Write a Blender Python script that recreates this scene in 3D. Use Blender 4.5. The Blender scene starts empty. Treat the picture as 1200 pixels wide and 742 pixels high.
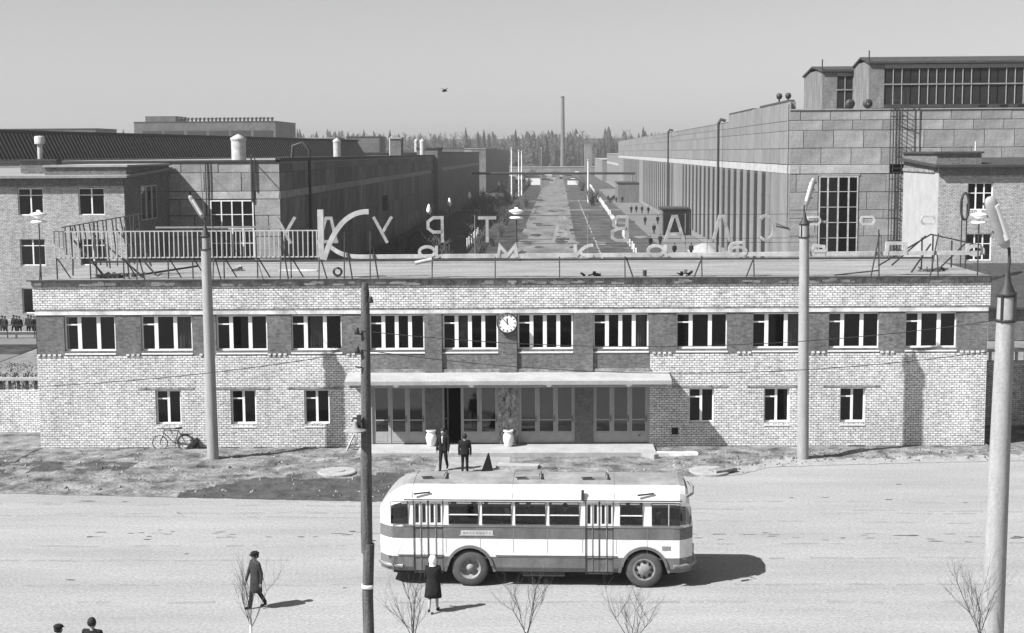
import bpy, bmesh, math, random
import numpy as np
from math import sin, cos, tan, pi, radians, atan2, sqrt, hypot
from mathutils import Vector, Matrix, noise

random.seed(7)
SC = bpy.context.scene
COL = SC.collection
R = radians

# ------------------------------------------------------------------ camera
cam = bpy.data.cameras.new('camera')
cam.sensor_width = 36.0
cam.lens = 51.0
cam.clip_start = 0.5
cam.clip_end = 9000
cam_o = bpy.data.objects.new('camera', cam)
COL.objects.link(cam_o)
cam_o.matrix_world = (Matrix.Translation((0, 0, 13.2)) @ Matrix.Rotation(R(1.853), 4, 'Z')
                      @ Matrix.Rotation(R(90 - 6.46), 4, 'X') @ Matrix.Rotation(R(-0.35), 4, 'Z'))
SC.camera = cam_o

# ------------------------------------------------------------------ sky and sun
SUN_EL, SUN_AZ = 46.0, 29.0          # azimuth measured from -x towards the camera side (-y)
sun_dir = Vector((-cos(R(SUN_EL)) * cos(R(SUN_AZ)), -cos(R(SUN_EL)) * sin(R(SUN_AZ)), sin(R(SUN_EL))))
world = bpy.data.worlds.new('World')
SC.world = world
world.use_nodes = True
wn, wl = world.node_tree.nodes, world.node_tree.links
wn.clear()
sky = wn.new('ShaderNodeTexSky')
sky.sky_type = 'NISHITA'
sky.sun_disc = False
sky.sun_elevation = R(SUN_EL)
sky.sun_rotation = atan2(sun_dir.x, sun_dir.y)
sky.air_density = 1.0
sky.dust_density = 1.0
bw = wn.new('ShaderNodeRGBToBW')     # black-and-white film
bg = wn.new('ShaderNodeBackground')
bg.inputs['Strength'].default_value = 0.055
wo = wn.new('ShaderNodeOutputWorld')
wl.new(sky.outputs[0], bw.inputs[0]); wl.new(bw.outputs[0], bg.inputs[0]); wl.new(bg.outputs[0], wo.inputs[0])
sl = bpy.data.lights.new('sun', 'SUN')
sl.energy = 4.6
sl.angle = R(0.5)
sl.color = (1, 1, 1)
so = bpy.data.objects.new('sun', sl)
COL.objects.link(so)
so.rotation_euler = sun_dir.to_track_quat('Z', 'Y').to_euler()
SC.view_settings.view_transform = 'Standard'
SC.view_settings.look = 'None'
SC.view_settings.gamma = 1
SC.view_settings.exposure = 1.12

# ------------------------------------------------------------------ materials
def g3(v): return (v, v, v, 1)
MATS = {}
def mat(name, v, rough=0.85, var=0.18, scale=1.5, spec=0.25, bump=0.0, bscale=30.0, stretch=None, rnd=0.0, fine=0.0, metal=0.0):
    """grey material with cloudy tone variation, fine grain, per-object tone and relief"""
    m = bpy.data.materials.new(name); m.use_nodes = True
    n, l = m.node_tree.nodes, m.node_tree.links
    b = n['Principled BSDF']
    b.inputs['Roughness'].default_value = rough
    b.inputs['Specular IOR Level'].default_value = spec
    b.inputs['Metallic'].default_value = metal
    tc = n.new('ShaderNodeTexCoord')
    mp = n.new('ShaderNodeMapping')
    if stretch: mp.inputs['Scale'].default_value = stretch
    l.new(tc.outputs['Object'], mp.inputs[0])
    no = n.new('ShaderNodeTexNoise'); no.inputs['Scale'].default_value = scale
    no.inputs['Detail'].default_value = 6; no.inputs['Roughness'].default_value = 0.62
    l.new(mp.outputs[0], no.inputs['Vector'])
    mr = n.new('ShaderNodeMapRange')
    mr.inputs['From Min'].default_value = 0.3; mr.inputs['From Max'].default_value = 0.7
    mr.inputs['To Min'].default_value = v * (1 - var); mr.inputs['To Max'].default_value = v * (1 + var)
    l.new(no.outputs['Fac'], mr.inputs['Value'])
    out = mr.outputs[0]
    if fine:
        nf = n.new('ShaderNodeTexNoise'); nf.inputs['Scale'].default_value = bscale
        nf.inputs['Detail'].default_value = 3
        l.new(tc.outputs['Object'], nf.inputs['Vector'])
        mf = n.new('ShaderNodeMapRange'); mf.inputs['From Min'].default_value = .3; mf.inputs['From Max'].default_value = .7
        mf.inputs['To Min'].default_value = 1 - fine; mf.inputs['To Max'].default_value = 1 + fine
        l.new(nf.outputs['Fac'], mf.inputs['Value'])
        mu = n.new('ShaderNodeMath'); mu.operation = 'MULTIPLY'
        l.new(out, mu.inputs[0]); l.new(mf.outputs[0], mu.inputs[1]); out = mu.outputs[0]
    if rnd:
        oi = n.new('ShaderNodeObjectInfo')
        mo = n.new('ShaderNodeMapRange')
        mo.inputs['To Min'].default_value = 1 - rnd; mo.inputs['To Max'].default_value = 1 + rnd
        l.new(oi.outputs['Random'], mo.inputs['Value'])
        mu = n.new('ShaderNodeMath'); mu.operation = 'MULTIPLY'
        l.new(out, mu.inputs[0]); l.new(mo.outputs[0], mu.inputs[1]); out = mu.outputs[0]
    l.new(out, b.inputs['Base Color'])
    if bump:
        nb = n.new('ShaderNodeTexNoise'); nb.inputs['Scale'].default_value = bscale; nb.inputs['Detail'].default_value = 4
        l.new(tc.outputs['Object'], nb.inputs['Vector'])
        bu = n.new('ShaderNodeBump'); bu.inputs['Strength'].default_value = bump; bu.inputs['Distance'].default_value = 0.02
        l.new(nb.outputs['Fac'], bu.inputs['Height']); l.new(bu.outputs[0], b.inputs['Normal'])
    MATS[name] = m
    return m

def brick(name, c1, c2, mortar, bw_=0.26, rh=0.113, ms=0.016, bump=0.5, stain=0.22):
    m = bpy.data.materials.new(name); m.use_nodes = True
    n, l = m.node_tree.nodes, m.node_tree.links
    b = n['Principled BSDF']; b.inputs['Roughness'].default_value = .9; b.inputs['Specular IOR Level'].default_value = .15
    tc = n.new('ShaderNodeTexCoord'); sp = n.new('ShaderNodeSeparateXYZ'); l.new(tc.outputs['Object'], sp.inputs[0])
    ad = n.new('ShaderNodeMath'); ad.operation = 'ADD'; l.new(sp.outputs['X'], ad.inputs[0]); l.new(sp.outputs['Y'], ad.inputs[1])
    cb = n.new('ShaderNodeCombineXYZ'); l.new(ad.outputs[0], cb.inputs['X']); l.new(sp.outputs['Z'], cb.inputs['Y'])
    # the courses wander a little
    nw = n.new('ShaderNodeTexNoise'); nw.inputs['Scale'].default_value = 2.2; l.new(tc.outputs['Object'], nw.inputs['Vector'])
    vs = n.new('ShaderNodeVectorMath'); vs.operation = 'SCALE'; vs.inputs['Scale'].default_value = 0.035
    l.new(nw.outputs['Color'], vs.inputs[0])
    va = n.new('ShaderNodeVectorMath'); va.operation = 'ADD'; l.new(cb.outputs[0], va.inputs[0]); l.new(vs.outputs[0], va.inputs[1])
    br = n.new('ShaderNodeTexBrick'); br.inputs['Scale'].default_value = 1.0
    br.inputs['Brick Width'].default_value = bw_; br.inputs['Row Height'].default_value = rh
    br.inputs['Mortar Size'].default_value = ms; br.inputs['Mortar Smooth'].default_value = .3; br.inputs['Bias'].default_value = 0.0
    br.inputs['Color1'].default_value = g3(c1); br.inputs['Color2'].default_value = g3(c2); br.inputs['Mortar'].default_value = g3(mortar)
    l.new(va.outputs[0], br.inputs['Vector'])
    # large blotches and small chips
    n1 = n.new('ShaderNodeTexNoise'); n1.inputs['Scale'].default_value = .55; n1.inputs['Detail'].default_value = 7; n1.inputs['Roughness'].default_value = .7
    mp = n.new('ShaderNodeMapping'); mp.inputs['Scale'].default_value = (1, 1, .55); l.new(tc.outputs['Object'], mp.inputs[0]); l.new(mp.outputs[0], n1.inputs['Vector'])
    r1 = n.new('ShaderNodeMapRange'); r1.inputs['From Min'].default_value = .3; r1.inputs['From Max'].default_value = .7
    r1.inputs['To Min'].default_value = 1 - stain; r1.inputs['To Max'].default_value = 1 + stain * .6; l.new(n1.outputs['Fac'], r1.inputs['Value'])
    n2 = n.new('ShaderNodeTexNoise'); n2.inputs['Scale'].default_value = 7; n2.inputs['Detail'].default_value = 3; l.new(tc.outputs['Object'], n2.inputs['Vector'])
    r2 = n.new('ShaderNodeMapRange'); r2.inputs['From Min'].default_value = .3; r2.inputs['From Max'].default_value = .7
    r2.inputs['To Min'].default_value = .76; r2.inputs['To Max'].default_value = 1.16; l.new(n2.outputs['Fac'], r2.inputs['Value'])
    mu0 = n.new('ShaderNodeMath'); mu0.operation = 'MULTIPLY'; l.new(r1.outputs[0], mu0.inputs[0]); l.new(r2.outputs[0], mu0.inputs[1])
    sx = n.new('ShaderNodeVectorMath'); sx.operation = 'DIVIDE'; sx.inputs[1].default_value = (bw_, rh, 1); l.new(va.outputs[0], sx.inputs[0])
    n3 = n.new('ShaderNodeTexNoise'); n3.inputs['Scale'].default_value = .9; n3.inputs['Detail'].default_value = 1; l.new(sx.outputs[0], n3.inputs['Vector'])
    r3 = n.new('ShaderNodeMapRange'); r3.inputs['From Min'].default_value = .57; r3.inputs['From Max'].default_value = .66
    r3.inputs['To Min'].default_value = 1.0; r3.inputs['To Max'].default_value = .70; l.new(n3.outputs['Fac'], r3.inputs['Value'])
    n4 = n.new('ShaderNodeTexNoise'); n4.inputs['Scale'].default_value = 1.0; n4.inputs['Detail'].default_value = 4
    mp4 = n.new('ShaderNodeMapping'); mp4.inputs['Scale'].default_value = (2.2, 2.2, .18); l.new(tc.outputs['Object'], mp4.inputs[0]); l.new(mp4.outputs[0], n4.inputs['Vector'])
    r4 = n.new('ShaderNodeMapRange'); r4.inputs['From Min'].default_value = .52; r4.inputs['From Max'].default_value = .72
    r4.inputs['To Min'].default_value = 1.0; r4.inputs['To Max'].default_value = .84; l.new(n4.outputs['Fac'], r4.inputs['Value'])
    m34 = n.new('ShaderNodeMath'); m34.operation = 'MULTIPLY'; l.new(r3.outputs[0], m34.inputs[0]); l.new(r4.outputs[0], m34.inputs[1])
    mu = n.new('ShaderNodeMath'); mu.operation = 'MULTIPLY'; l.new(mu0.outputs[0], mu.inputs[0]); l.new(m34.outputs[0], mu.inputs[1])
    sc = n.new('ShaderNodeVectorMath'); sc.operation = 'SCALE'; l.new(br.outputs['Color'], sc.inputs[0]); l.new(mu.outputs[0], sc.inputs['Scale'])
    l.new(sc.outputs[0], b.inputs['Base Color'])
    bu = n.new('ShaderNodeBump'); bu.inputs['Strength'].default_value = bump; bu.inputs['Distance'].default_value = .012; bu.invert = True
    l.new(br.outputs['Fac'], bu.inputs['Height']); l.new(bu.outputs[0], b.inputs['Normal'])
    return m

def glass(name, tint=0.75, refl=0.12, rough=0.03):
    m = bpy.data.materials.new(name); m.use_nodes = True
    n, l = m.node_tree.nodes, m.node_tree.links
    n.clear()
    o = n.new('ShaderNodeOutputMaterial'); t = n.new('ShaderNodeBsdfTransparent'); t.inputs[0].default_value = g3(tint)
    gl = n.new('ShaderNodeBsdfGlossy'); gl.inputs['Roughness'].default_value = rough; gl.inputs[0].default_value = g3(.9)
    lw = n.new('ShaderNodeLayerWeight'); lw.inputs['Blend'].default_value = .35
    mr = n.new('ShaderNodeMapRange'); mr.inputs['To Min'].default_value = refl * .5; mr.inputs['To Max'].default_value = .6
    l.new(lw.outputs['Facing'], mr.inputs['Value'])
    mx = n.new('ShaderNodeMixShader'); l.new(mr.outputs[0], mx.inputs[0]); l.new(t.outputs[0], mx.inputs[1]); l.new(gl.outputs[0], mx.inputs[2])
    l.new(mx.outputs[0], o.inputs[0])
    return m

WHITEBRICK = brick('white_sand_lime_brick', .76, .60, .20, .222, .104, .0155)
DARKBRICK = brick('dark_red_brick', .19, .135, .16, .225, .085, .010, .3, .35)
GREYBRICK = brick('grey_brick', .52, .38, .2, .27, .10, .016, .5, .2)
SHADEBRICK = brick('dark_and_shaded_brick', .22, .15, .12, .27, .10, .016, .5, .2)  # dark brick, also grey brick with the shade put into its colour
WHITE = mat('white_paint', .72, .6, .10, 3)
CREAM = mat('worn_white_render', .56, .85, .42, 1.4, bump=.4, fine=.25)
SILL = mat('zinc_sill', .5, .55, .15, 4)
SPALL = mat('spalled_cornice', .22, .9, .55, 3.2, bump=.6, bscale=14, fine=.3)
TAR = mat('tar_roof', .045, .8, .3, 2)
ROOF = mat('dusty_roof_felt', .21, .95, .25, .5, stretch=(.5, 2.2, 1), bump=.5, bscale=6, fine=.18)
CONC = mat('concrete', .28, .9, .18, 1.6, bump=.3, fine=.12)
PALECONC = mat('pale_concrete', .31, .9, .16, 1.3, bump=.4, bscale=12, fine=.12)
POLE = mat('spun_concrete_pole', .27, .8, .14, 2.0, bump=.25, bscale=18, fine=.1, stretch=(3, 3, .6))
DARK = mat('dark_iron', .03, .6, .3, 5, spec=.4)
GREYSTEEL = mat('grey_steel', .2, .5, .25, 5, spec=.5)
ALU = mat('aluminium_lamp', .3, .42, .12, 5, spec=.5)
PALEMETAL = mat('pale_painted_metal', .38, .55, .28, 2.2)
WOODPOLE = mat('weathered_timber', .085, .9, .45, 2.5, stretch=(9, 9, .5), bump=.9, bscale=22, fine=.2)
DOORWOOD = mat('grey_painted_door', .30, .6, .14, 3)
PIER = mat('pebbledash_pier', .24, .95, .9, 4.5, stretch=(1.6, 1, .8), bump=.9, bscale=20, fine=.35)
GRANITE = mat('dark_render_pier', .12, .95, .3, 6, bump=.4, fine=.3)
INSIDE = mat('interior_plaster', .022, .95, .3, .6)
BLACK = mat('black_void', .012, .9, .1, 1)
GLASS = glass('window_glass', .5, .03)
BUSGLASS = glass('bus_glass', .82, .08)
DOORGLASS = glass('door_glass', .6, .20, .06)
PANELDARK = mat('factory_panel_shaded_side', .13, .92, .4, .7, rnd=.28, fine=.16, bscale=9, stretch=(1, 1, .5))  # darker panel: shade of the avenue side put into the colour
PANEL = mat('aerated_concrete_panel', .25, .95, .28, .7, rnd=.16, fine=.2, bscale=7)
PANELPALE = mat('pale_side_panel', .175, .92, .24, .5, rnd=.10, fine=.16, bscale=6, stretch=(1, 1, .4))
BELT = mat('white_belt', .34, .85, .25, .6, fine=.15, bscale=5)
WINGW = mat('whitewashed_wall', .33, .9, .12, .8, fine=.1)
JOINT = mat('open_joint', .06, .95, .2, 2)
SLOT = mat('slot_glazing', .03, .6, .3, 3, spec=.15)
RIB = mat('lantern_glazing', .022, .6, .4, .8, spec=.15)
ASPH = mat('dusty_square', .255, .95, .13, .6, stretch=(.16, .9, 1), bump=.4, bscale=11, fine=.2)
EARTH = mat('trampled_earth', .14, .97, .8, 1.1, bump=1.0, bscale=9, fine=.4)
MUD = mat('wet_mud', .055, .7, .45, 1.6, bump=.8, bscale=8, fine=.3)
PATH = mat('pale_path', .25, .95, .2, 1.5, bump=.3, bscale=9, fine=.15)
GRASSD = mat('dark_winter_turf', .035, .97, .7, .22, bump=.8, bscale=1.2, fine=.5)
TURF = mat('trodden_turf', .055, .97, .75, .25, bump=.8, bscale=1.2, fine=.45)
ROADF = mat('dusty_avenue', .135, .95, .4, .2, stretch=(1.6, .5, 1), fine=.22, bscale=1.3)
ASPHD = mat('avenue_asphalt', .06, .95, .3, .15, stretch=(2, .3, 1), fine=.2, bscale=3)
FOOT = mat('pale_footpath', .135, .95, .2, .3, fine=.12, bscale=4)
GROUNDM = mat('dry_ground', .18, .97, .35, .05, fine=.25, bscale=1.5)
BUSWHITE = mat('bus_white_enamel', .64, .42, .13, 1.6, spec=.5, stretch=(1, 1, .5), fine=.05, bscale=9)
BUSGREY = mat('bus_coloured_enamel', .115, .45, .3, 1.4, spec=.45, stretch=(1, 1, .5), fine=.12, bscale=8)
BUSROOF = mat('bus_roof_paint', .21, .65, .3, 1.2, fine=.12, bscale=6)
RUBBER = mat('rubber', .07, .85, .25, 5)
RIMM = mat('dusty_rim', .22, .7, .3, 6)
CLOTHD = mat('black_cloth', .012, .95, .3, 6)
CLOTHB = mat('dark_cloth', .03, .95, .3, 6)
CLOTHG = mat('grey_cloth', .10, .95, .25, 6)
SKIN = mat('skin', .27, .6, .08, 8)
HAIR = mat('dark_hair', .015, .7, .3, 10)
SCARF = mat('white_headscarf', .75, .9, .08, 6)
SHIRT = mat('pale_shirt', .6, .9, .1, 6)
BARK = mat('dark_twigs', .055, .9, .3, 5)
LIME = mat('limewashed_bark', .68, .9, .15, 6)
NEEDLE = mat('spruce_needles', .032, .9, .45, .35)
TRUNKP = mat('pale_trunks', .13, .9, .3, 1)
SHRUBM = mat('bare_shrub', .12, .95, .3, 2)
GLOBE = mat('white_glass_globe', .82, .3, .04, 3)
STONE = mat('broken_concrete', .26, .95, .2, 3, bump=.4, fine=.2)

# ------------------------------------------------------------------ mesh builder
class B:
    def __init__(s): s.v = []; s.f = []; s.m = []; s.mats = []; s.sm = []
    def mi(s, m):
        if m not in s.mats: s.mats.append(m)
        return s.mats.index(m)
    def add(s, vs, fs, m, smooth=False):
        o = len(s.v); s.v += [tuple(v) for v in vs]; k = s.mi(m)
        for f in fs: s.f.append([i + o for i in f]); s.m.append(k); s.sm.append(smooth)
    def box(s, x0, y0, z0, x1, y1, z1, m):
        s.add([(x0, y0, z0), (x1, y0, z0), (x1, y1, z0), (x0, y1, z0), (x0, y0, z1), (x1, y0, z1), (x1, y1, z1), (x0, y1, z1)],
              [(3, 2, 1, 0), (4, 5, 6, 7), (0, 1, 5, 4), (1, 2, 6, 5), (2, 3, 7, 6), (3, 0, 4, 7)], m)
    def quad(s, a, b, c, d, m): s.add([a, b, c, d], [(0, 1, 2, 3)], m)
    def bar(s, a, b, w, h, m, up=(0, 0, 1)):
        a = Vector(a); b = Vector(b); d = (b - a)
        if d.length < 1e-6: return
        d.normalize(); u = Vector(up)
        if abs(d.dot(u)) > .98: u = Vector((0, 1, 0))
        r = d.cross(u).normalized() * w / 2; t = r.cross(d).normalized() * h / 2
        vs = [p + sx * r + sy * t for p in (a, b) for sx, sy in ((-1, -1), (1, -1), (1, 1), (-1, 1))]
        s.add(vs, [(0, 1, 2, 3), (7, 6, 5, 4), (0, 4, 5, 1), (1, 5, 6, 2), (2, 6, 7, 3), (3, 7, 4, 0)], m)
    def tube(s, pts, rad, m, n=8, caps=True, smooth=True, flat=1.0):
        pts = [Vector(p) for p in pts]; N = len(pts)
        if not hasattr(rad, '__len__'): rad = [rad] * N
        vs = []
        ref = None
        for i, p in enumerate(pts):
            d = (pts[min(i + 1, N - 1)] - pts[max(i - 1, 0)]).normalized()
            if ref is None:
                ref = Vector((1, 0, 0)) if abs(d.x) < .9 else Vector((0, 1, 0))
            r = (ref - d * ref.dot(d)).normalized(); ref = r; t = d.cross(r)
            for k in range(n):
                a = 2 * pi * k / n
                vs.append(p + rad[i] * (cos(a) * r + sin(a) * t * flat))
        fs = [(i * n + k, i * n + (k + 1) % n, (i + 1) * n + (k + 1) % n, (i + 1) * n + k) for i in range(N - 1) for k in range(n)]
        s.add(vs, fs, m, smooth)
        if caps:
            s.add(vs[:n], [tuple(range(n))[::-1]], m); s.add(vs[-n:], [tuple(range(n))], m)
    def lathe(s, prof, m, n=16, axis='z', c=(0, 0, 0), smooth=True, caps=True):
        vs = []
        for r, h in prof:
            for k in range(n):
                a = 2 * pi * k / n
                p = (r * cos(a), r * sin(a), h) if axis == 'z' else (r * cos(a), h, r * sin(a))
                vs.append((p[0] + c[0], p[1] + c[1], p[2] + c[2]))
        fs = [(i * n + k, i * n + (k + 1) % n, (i + 1) * n + (k + 1) % n, (i + 1) * n + k) for i in range(len(prof) - 1) for k in range(n)]
        if axis != 'z': fs = [f[::-1] for f in fs]
        s.add(vs, fs, m, smooth)
        if not caps: return
        if prof[0][0] > 1e-4: s.add(vs[:n], [tuple(range(n))[::-1] if axis == 'z' else tuple(range(n))], m)
        if prof[-1][0] > 1e-4: s.add(vs[-n:], [tuple(range(n)) if axis == 'z' else tuple(range(n))[::-1]], m)
    def stroke(s, pts, w, y0, y1, m):
        """flat channel letter stroke in the xz plane, from y0 to y1"""
        P = [Vector((p[0], p[1])) for p in pts]; N = len(P); L = []; Rr = []
        for i in range(N):
            d0 = (P[i] - P[i - 1]).normalized() if i else None
            d1 = (P[i + 1] - P[i]).normalized() if i < N - 1 else None
            d = (d0 + d1).normalized() if d0 and d1 and (d0 + d1).length > .1 else (d1 or d0)
            k = 1.0
            if d0 and d1: k = 1 / max(.45, d.dot(d1))
            nn = Vector((-d.y, d.x)) * w / 2 * k
            L.append(P[i] + nn); Rr.append(P[i] - nn)
        vs = []
        for i in range(N): vs += [(L[i].x, y0, L[i].y), (Rr[i].x, y0, Rr[i].y), (Rr[i].x, y1, Rr[i].y), (L[i].x, y1, L[i].y)]
        fs = [(0, 1, 2, 3), tuple((N - 1) * 4 + q for q in (3, 2, 1, 0))]
        for i in range(N - 1):
            a, b = i * 4, i * 4 + 4
            for q in range(4): fs.append((a + q, b + q, b + (q + 1) % 4, a + (q + 1) % 4))
        s.add(vs, fs, m)
    def wall(s, x0, x1, z0, z1, y, depth, holes, m, reveal=None):
        """front face of a wall in the plane y with rectangular holes and their reveals"""
        xs = sorted({x0, x1} | {h[i] for h in holes for i in (0, 1) if x0 < h[i] < x1})
        zs = sorted({z0, z1} | {h[i] for h in holes for i in (2, 3) if z0 < h[i] < z1})
        for a, b in zip(xs, xs[1:]):
            for c, d in zip(zs, zs[1:]):
                cx, cz = (a + b) / 2, (c + d) / 2
                if any(h[0] < cx < h[1] and h[2] < cz < h[3] for h in holes): continue
                s.quad((a, y, c), (b, y, c), (b, y, d), (a, y, d), m)
        for h in holes:
            a, b, c, d = h; r = reveal or m
            s.quad((a, y, c), (a, y, d), (a, y + depth, d), (a, y + depth, c), r)
            s.quad((b, y, d), (b, y, c), (b, y + depth, c), (b, y + depth, d), r)
            s.quad((a, y, d), (b, y, d), (b, y + depth, d), (a, y + depth, d), r)
            s.quad((b, y, c), (a, y, c), (a, y + depth, c), (b, y + depth, c), r)
    def mesh(s, name):
        me = bpy.data.meshes.new(name); me.from_pydata(s.v, [], s.f)
        for m in s.mats: me.materials.append(m)
        me.polygons.foreach_set('material_index', s.m); me.polygons.foreach_set('use_smooth', s.sm)
        me.update(); return me
    def build(s, name, parent=None, loc=(0, 0, 0), rz=0, stuff=False, label=None, kind=None):
        o = bpy.data.objects.new(name, s.mesh(name)); COL.objects.link(o)
        o.location = loc; o.rotation_euler = (0, 0, rz)
        if parent: o.parent = parent
        if stuff: o['kind'] = 'stuff'
        if kind: o['kind'] = kind
        if label: o['label'] = label
        return o

def inst(name, me, parent, loc=(0, 0, 0), rz=0, label=None):
    o = bpy.data.objects.new(name, me); COL.objects.link(o); o.parent = parent; o.location = loc; o.rotation_euler = (0, 0, rz)
    if label: o['label'] = label
    return o
def tag(o, label, cat, group=None):
    o['label'] = label; o['category'] = cat
    if group: o['group'] = group
    return o
def thing(name, label, cat, loc=(0, 0, 0), rz=0, group=None):
    o = bpy.data.objects.new(name, None); COL.objects.link(o); o.empty_display_size = .3
    o.location = loc; o.rotation_euler = (0, 0, rz)
    return tag(o, label, cat, group)
def copy_tree(o, parent=None):
    c = o.copy(); COL.objects.link(c)
    if parent: c.parent = parent
    for ch in list(o.children): copy_tree(ch, c)
    return c

# gatehouse frame: origin at the left foot of the facade, x along it, y into the building
GP = Vector((-23.35, 63.64, 0)); GA = R(1.0)
ge = Vector((cos(GA), sin(GA), 0)); gn = Vector((-sin(GA), cos(GA), 0))
def gh(x, y, z=0): return GP + ge * x + gn * y + Vector((0, 0, z))
GW, GD = 42.34, 9.4       # width and depth

# ------------------------------------------------------------------ ground
b = B(); b.quad((-3000, -60, -.05), (3000, -60, -.05), (3000, 3500, -.05), (-3000, 3500, -.05), GROUNDM)
b.build('ground', kind='structure')
b = B(); b.quad((-140, -50, -.01), (140, -50, -.01), (140, 78, -.01), (-140, 78, -.01), ASPH)
b.build('square', kind='structure')
# the avenue behind the gatehouse
b = B(); b.quad((-23, 78, -.03), (-2, 78, -.03), (-2, 900, -.03), (-23, 900, -.03), GRASSD); b.build('verge', kind='structure')
b = B(); b.quad((-2, 78, -.03), (21, 78, -.03), (21, 900, -.03), (-2, 900, -.03), TURF); b.build('verge', kind='structure')
b = B(); b.quad((-6, 78, -.02), (2.6, 78, -.02), (2.6, 880, -.02), (-6, 880, -.02), ROADF); b.build('avenue', kind='structure')
b = B(); b.quad((14.2, 78, -.016), (20.9, 78, -.016), (20.9, 520, -.016), (14.2, 520, -.016), FOOT); b.build('footpath', kind='structure')
b = B(); b.quad((-36, 86, -.02), (-75, 86, -.02), (-75, 103, -.02), (-36, 103, -.02), FOOT); b.build('yard_path', kind='structure')
b = B(); b.quad((-36, 95, -.012), (-75, 95, -.012), (-75, 100, -.012), (-36, 100, -.012), GRASSD); b.build('yard_lawn', kind='structure')
b = B(); b.quad((10.8, 78, -.02), (14.2, 78, -.02), (14.2, 520, -.02), (10.8, 520, -.02), ASPHD); b.build('service_lane', kind='structure')
# cross streets on the avenue
for i, s_ in enumerate((330, 392)):
    b = B(); b.quad((-22.9, s_, -.012), (14, s_, -.012), (14, s_ + 7, -.012), (-22.9, s_ + 7, -.012), ROADF); b.build('cross_path', kind='structure')

# scrubby patches spreading over the avenue and its verges
b = B()
for k in range(260):
    y = 150 + 560 * random.random() ** 1.4; x = random.choice((random.gauss(-5.8, .8), random.gauss(2.6, 1.0), random.uniform(-5, 14), random.uniform(-20, -6)))
    rx, ry = random.uniform(.3, 1.4), random.uniform(1.5, 7)
    vs = [(x + rx * cos(2 * pi * q / 11) * random.uniform(.5, 1.2), y + ry * sin(2 * pi * q / 11) * random.uniform(.5, 1.2), -.005 - .0000 * k + k * .00001) for q in range(11)]
    b.add(vs, [tuple(range(11))], random.choice((TURF, TURF, GRASSD, ROADF)) if x > -6 else random.choice((TURF, GRASSD, TURF)))
b.build('scrub_patches', stuff=True)
# earth strip between square and gatehouse, with mud and a pale path
FR = [(-75, 55.5), (-22, 55.25), (-15, 54.6), (-7, 53.95), (-4.2, 54.0), (-2.6, 55.4), (0, 57.6), (4.4, 58.5), (5.4, 58.35), (7.4, 58.6), (8.8, 60.1), (14.3, 60.9), (20, 61.4), (75, 61.6)]
def front(x):
    for (a, ya), (c, yc) in zip(FR, FR[1:]):
        if a <= x <= c: return ya + (yc - ya) * (x - a) / (c - a)
    return 61.6
def in_mud(x, y):
    k = noise.noise(Vector((x * .5, y * .9, 3))) * 1.2
    yf = front(x)
    if -15.5 < x < -4.3: return y < 57.6 + k * .8 + (x + 10) * .1 - max(0, -12.5 - x) * 1.0
    return (-30 < x < -18) and (57.5 + k < y < 60.0 + k) and noise.noise(Vector((x, y, 8))) > -.05
def strip_z(x, y):
    yf = front(x); yb = 63.6 + (x + 23.3) * .0175
    e = max(0, min(1, (y - yf) / 1.0)) * max(0, min(1, (yb - y + .7) / 1.2))
    h = .10 + .10 * noise.noise(Vector((x * .45, y * .8, 0))) + .06 * noise.noise(Vector((x * 1.7, y * 2.2, 5))) + .03 * noise.noise(Vector((x * 5, y * 6, 9)))
    if x < -14: h += .18 * max(0, min(1, (-14 - x) / 5)) * max(0, 1 - abs(y - 59) / 3.5)
    if -6 < x < 4.8 and y > 57.5: h = .02 + .02 * noise.noise(Vector((x * 2, y * 2, 5)))
    return max(.0, h * e) + .002
b = B(); nx, ny = 520, 34
X = [-50 + 100 * (i / nx) for i in range(nx + 1)]
for i in range(nx + 1):
    x = X[i]; yf = front(x) + .12 * noise.noise(Vector((x * 2.3, 0, 0))) + .1 * noise.noise(Vector((x * .7, 4, 0)))
    yb = 64.6 + (x + 23.3) * .0175 if -23.3 < x < 19.2 else 73
    for j in range(ny + 1):
        y = yf + (yb - yf) * j / ny
        b.v.append((x, y, strip_z(x, y)))
for mm in (EARTH, MUD, PATH): b.mi(mm)
for i in range(nx):
    for j in range(ny):
        a = i * (ny + 1) + j; b.f.append([a, a + ny + 1, a + ny + 2, a + 1])
        x, y, _ = b.v[a]
        k = noise.noise(Vector((x * 1.3, y * 1.6, 1)))
        mi = 0
        if in_mud(x, y): mi = 1
        elif -5.3 + .3 * k < x < -2.2 + .3 * k and y > 57.9: mi = 2
        elif (6.0 < x < 20 and y < front(x) + .8 + .6 * k): mi = 2
        elif -45 < x < -24.5 and y < 62: mi = 0
        elif y > 62.2 + .6 * k and x < -10: mi = 0
        b.m.append(mi); b.sm.append(True)
b.build('earth_strip', kind='structure')
# clods and rubble on the strip
b = B()
for k in range(3200):
    x = random.uniform(-30, 22); yf = front(x); y = random.uniform(yf + .15, 63.3)
    if -5.5 < x < 4.6 and y > 59.8: continue
    if random.random() > .35 + .65 * max(0, noise.noise(Vector((x * .4, y * .7, 2))) + .3): continue
    r = random.choice((.03, .04, .05, .06, .08)) * random.uniform(.7, 1.3); z = strip_z(x, y)
    vs = [(x + r * cos(a) * random.uniform(.7, 1.3), y + r * sin(a) * random.uniform(.7, 1.3), z + h) for h, q in ((-.02, 1),) for a in (0, 1.26, 2.5, 3.77, 5.0)] + [(x + r * .2, y, z + r * random.uniform(.5, 1.1))]
    b.add(vs, [(0, 1, 5), (1, 2, 5), (2, 3, 5), (3, 4, 5), (4, 0, 5)], random.choice((EARTH, EARTH, MUD, STONE)))
b.build('clods', stuff=True)
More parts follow.
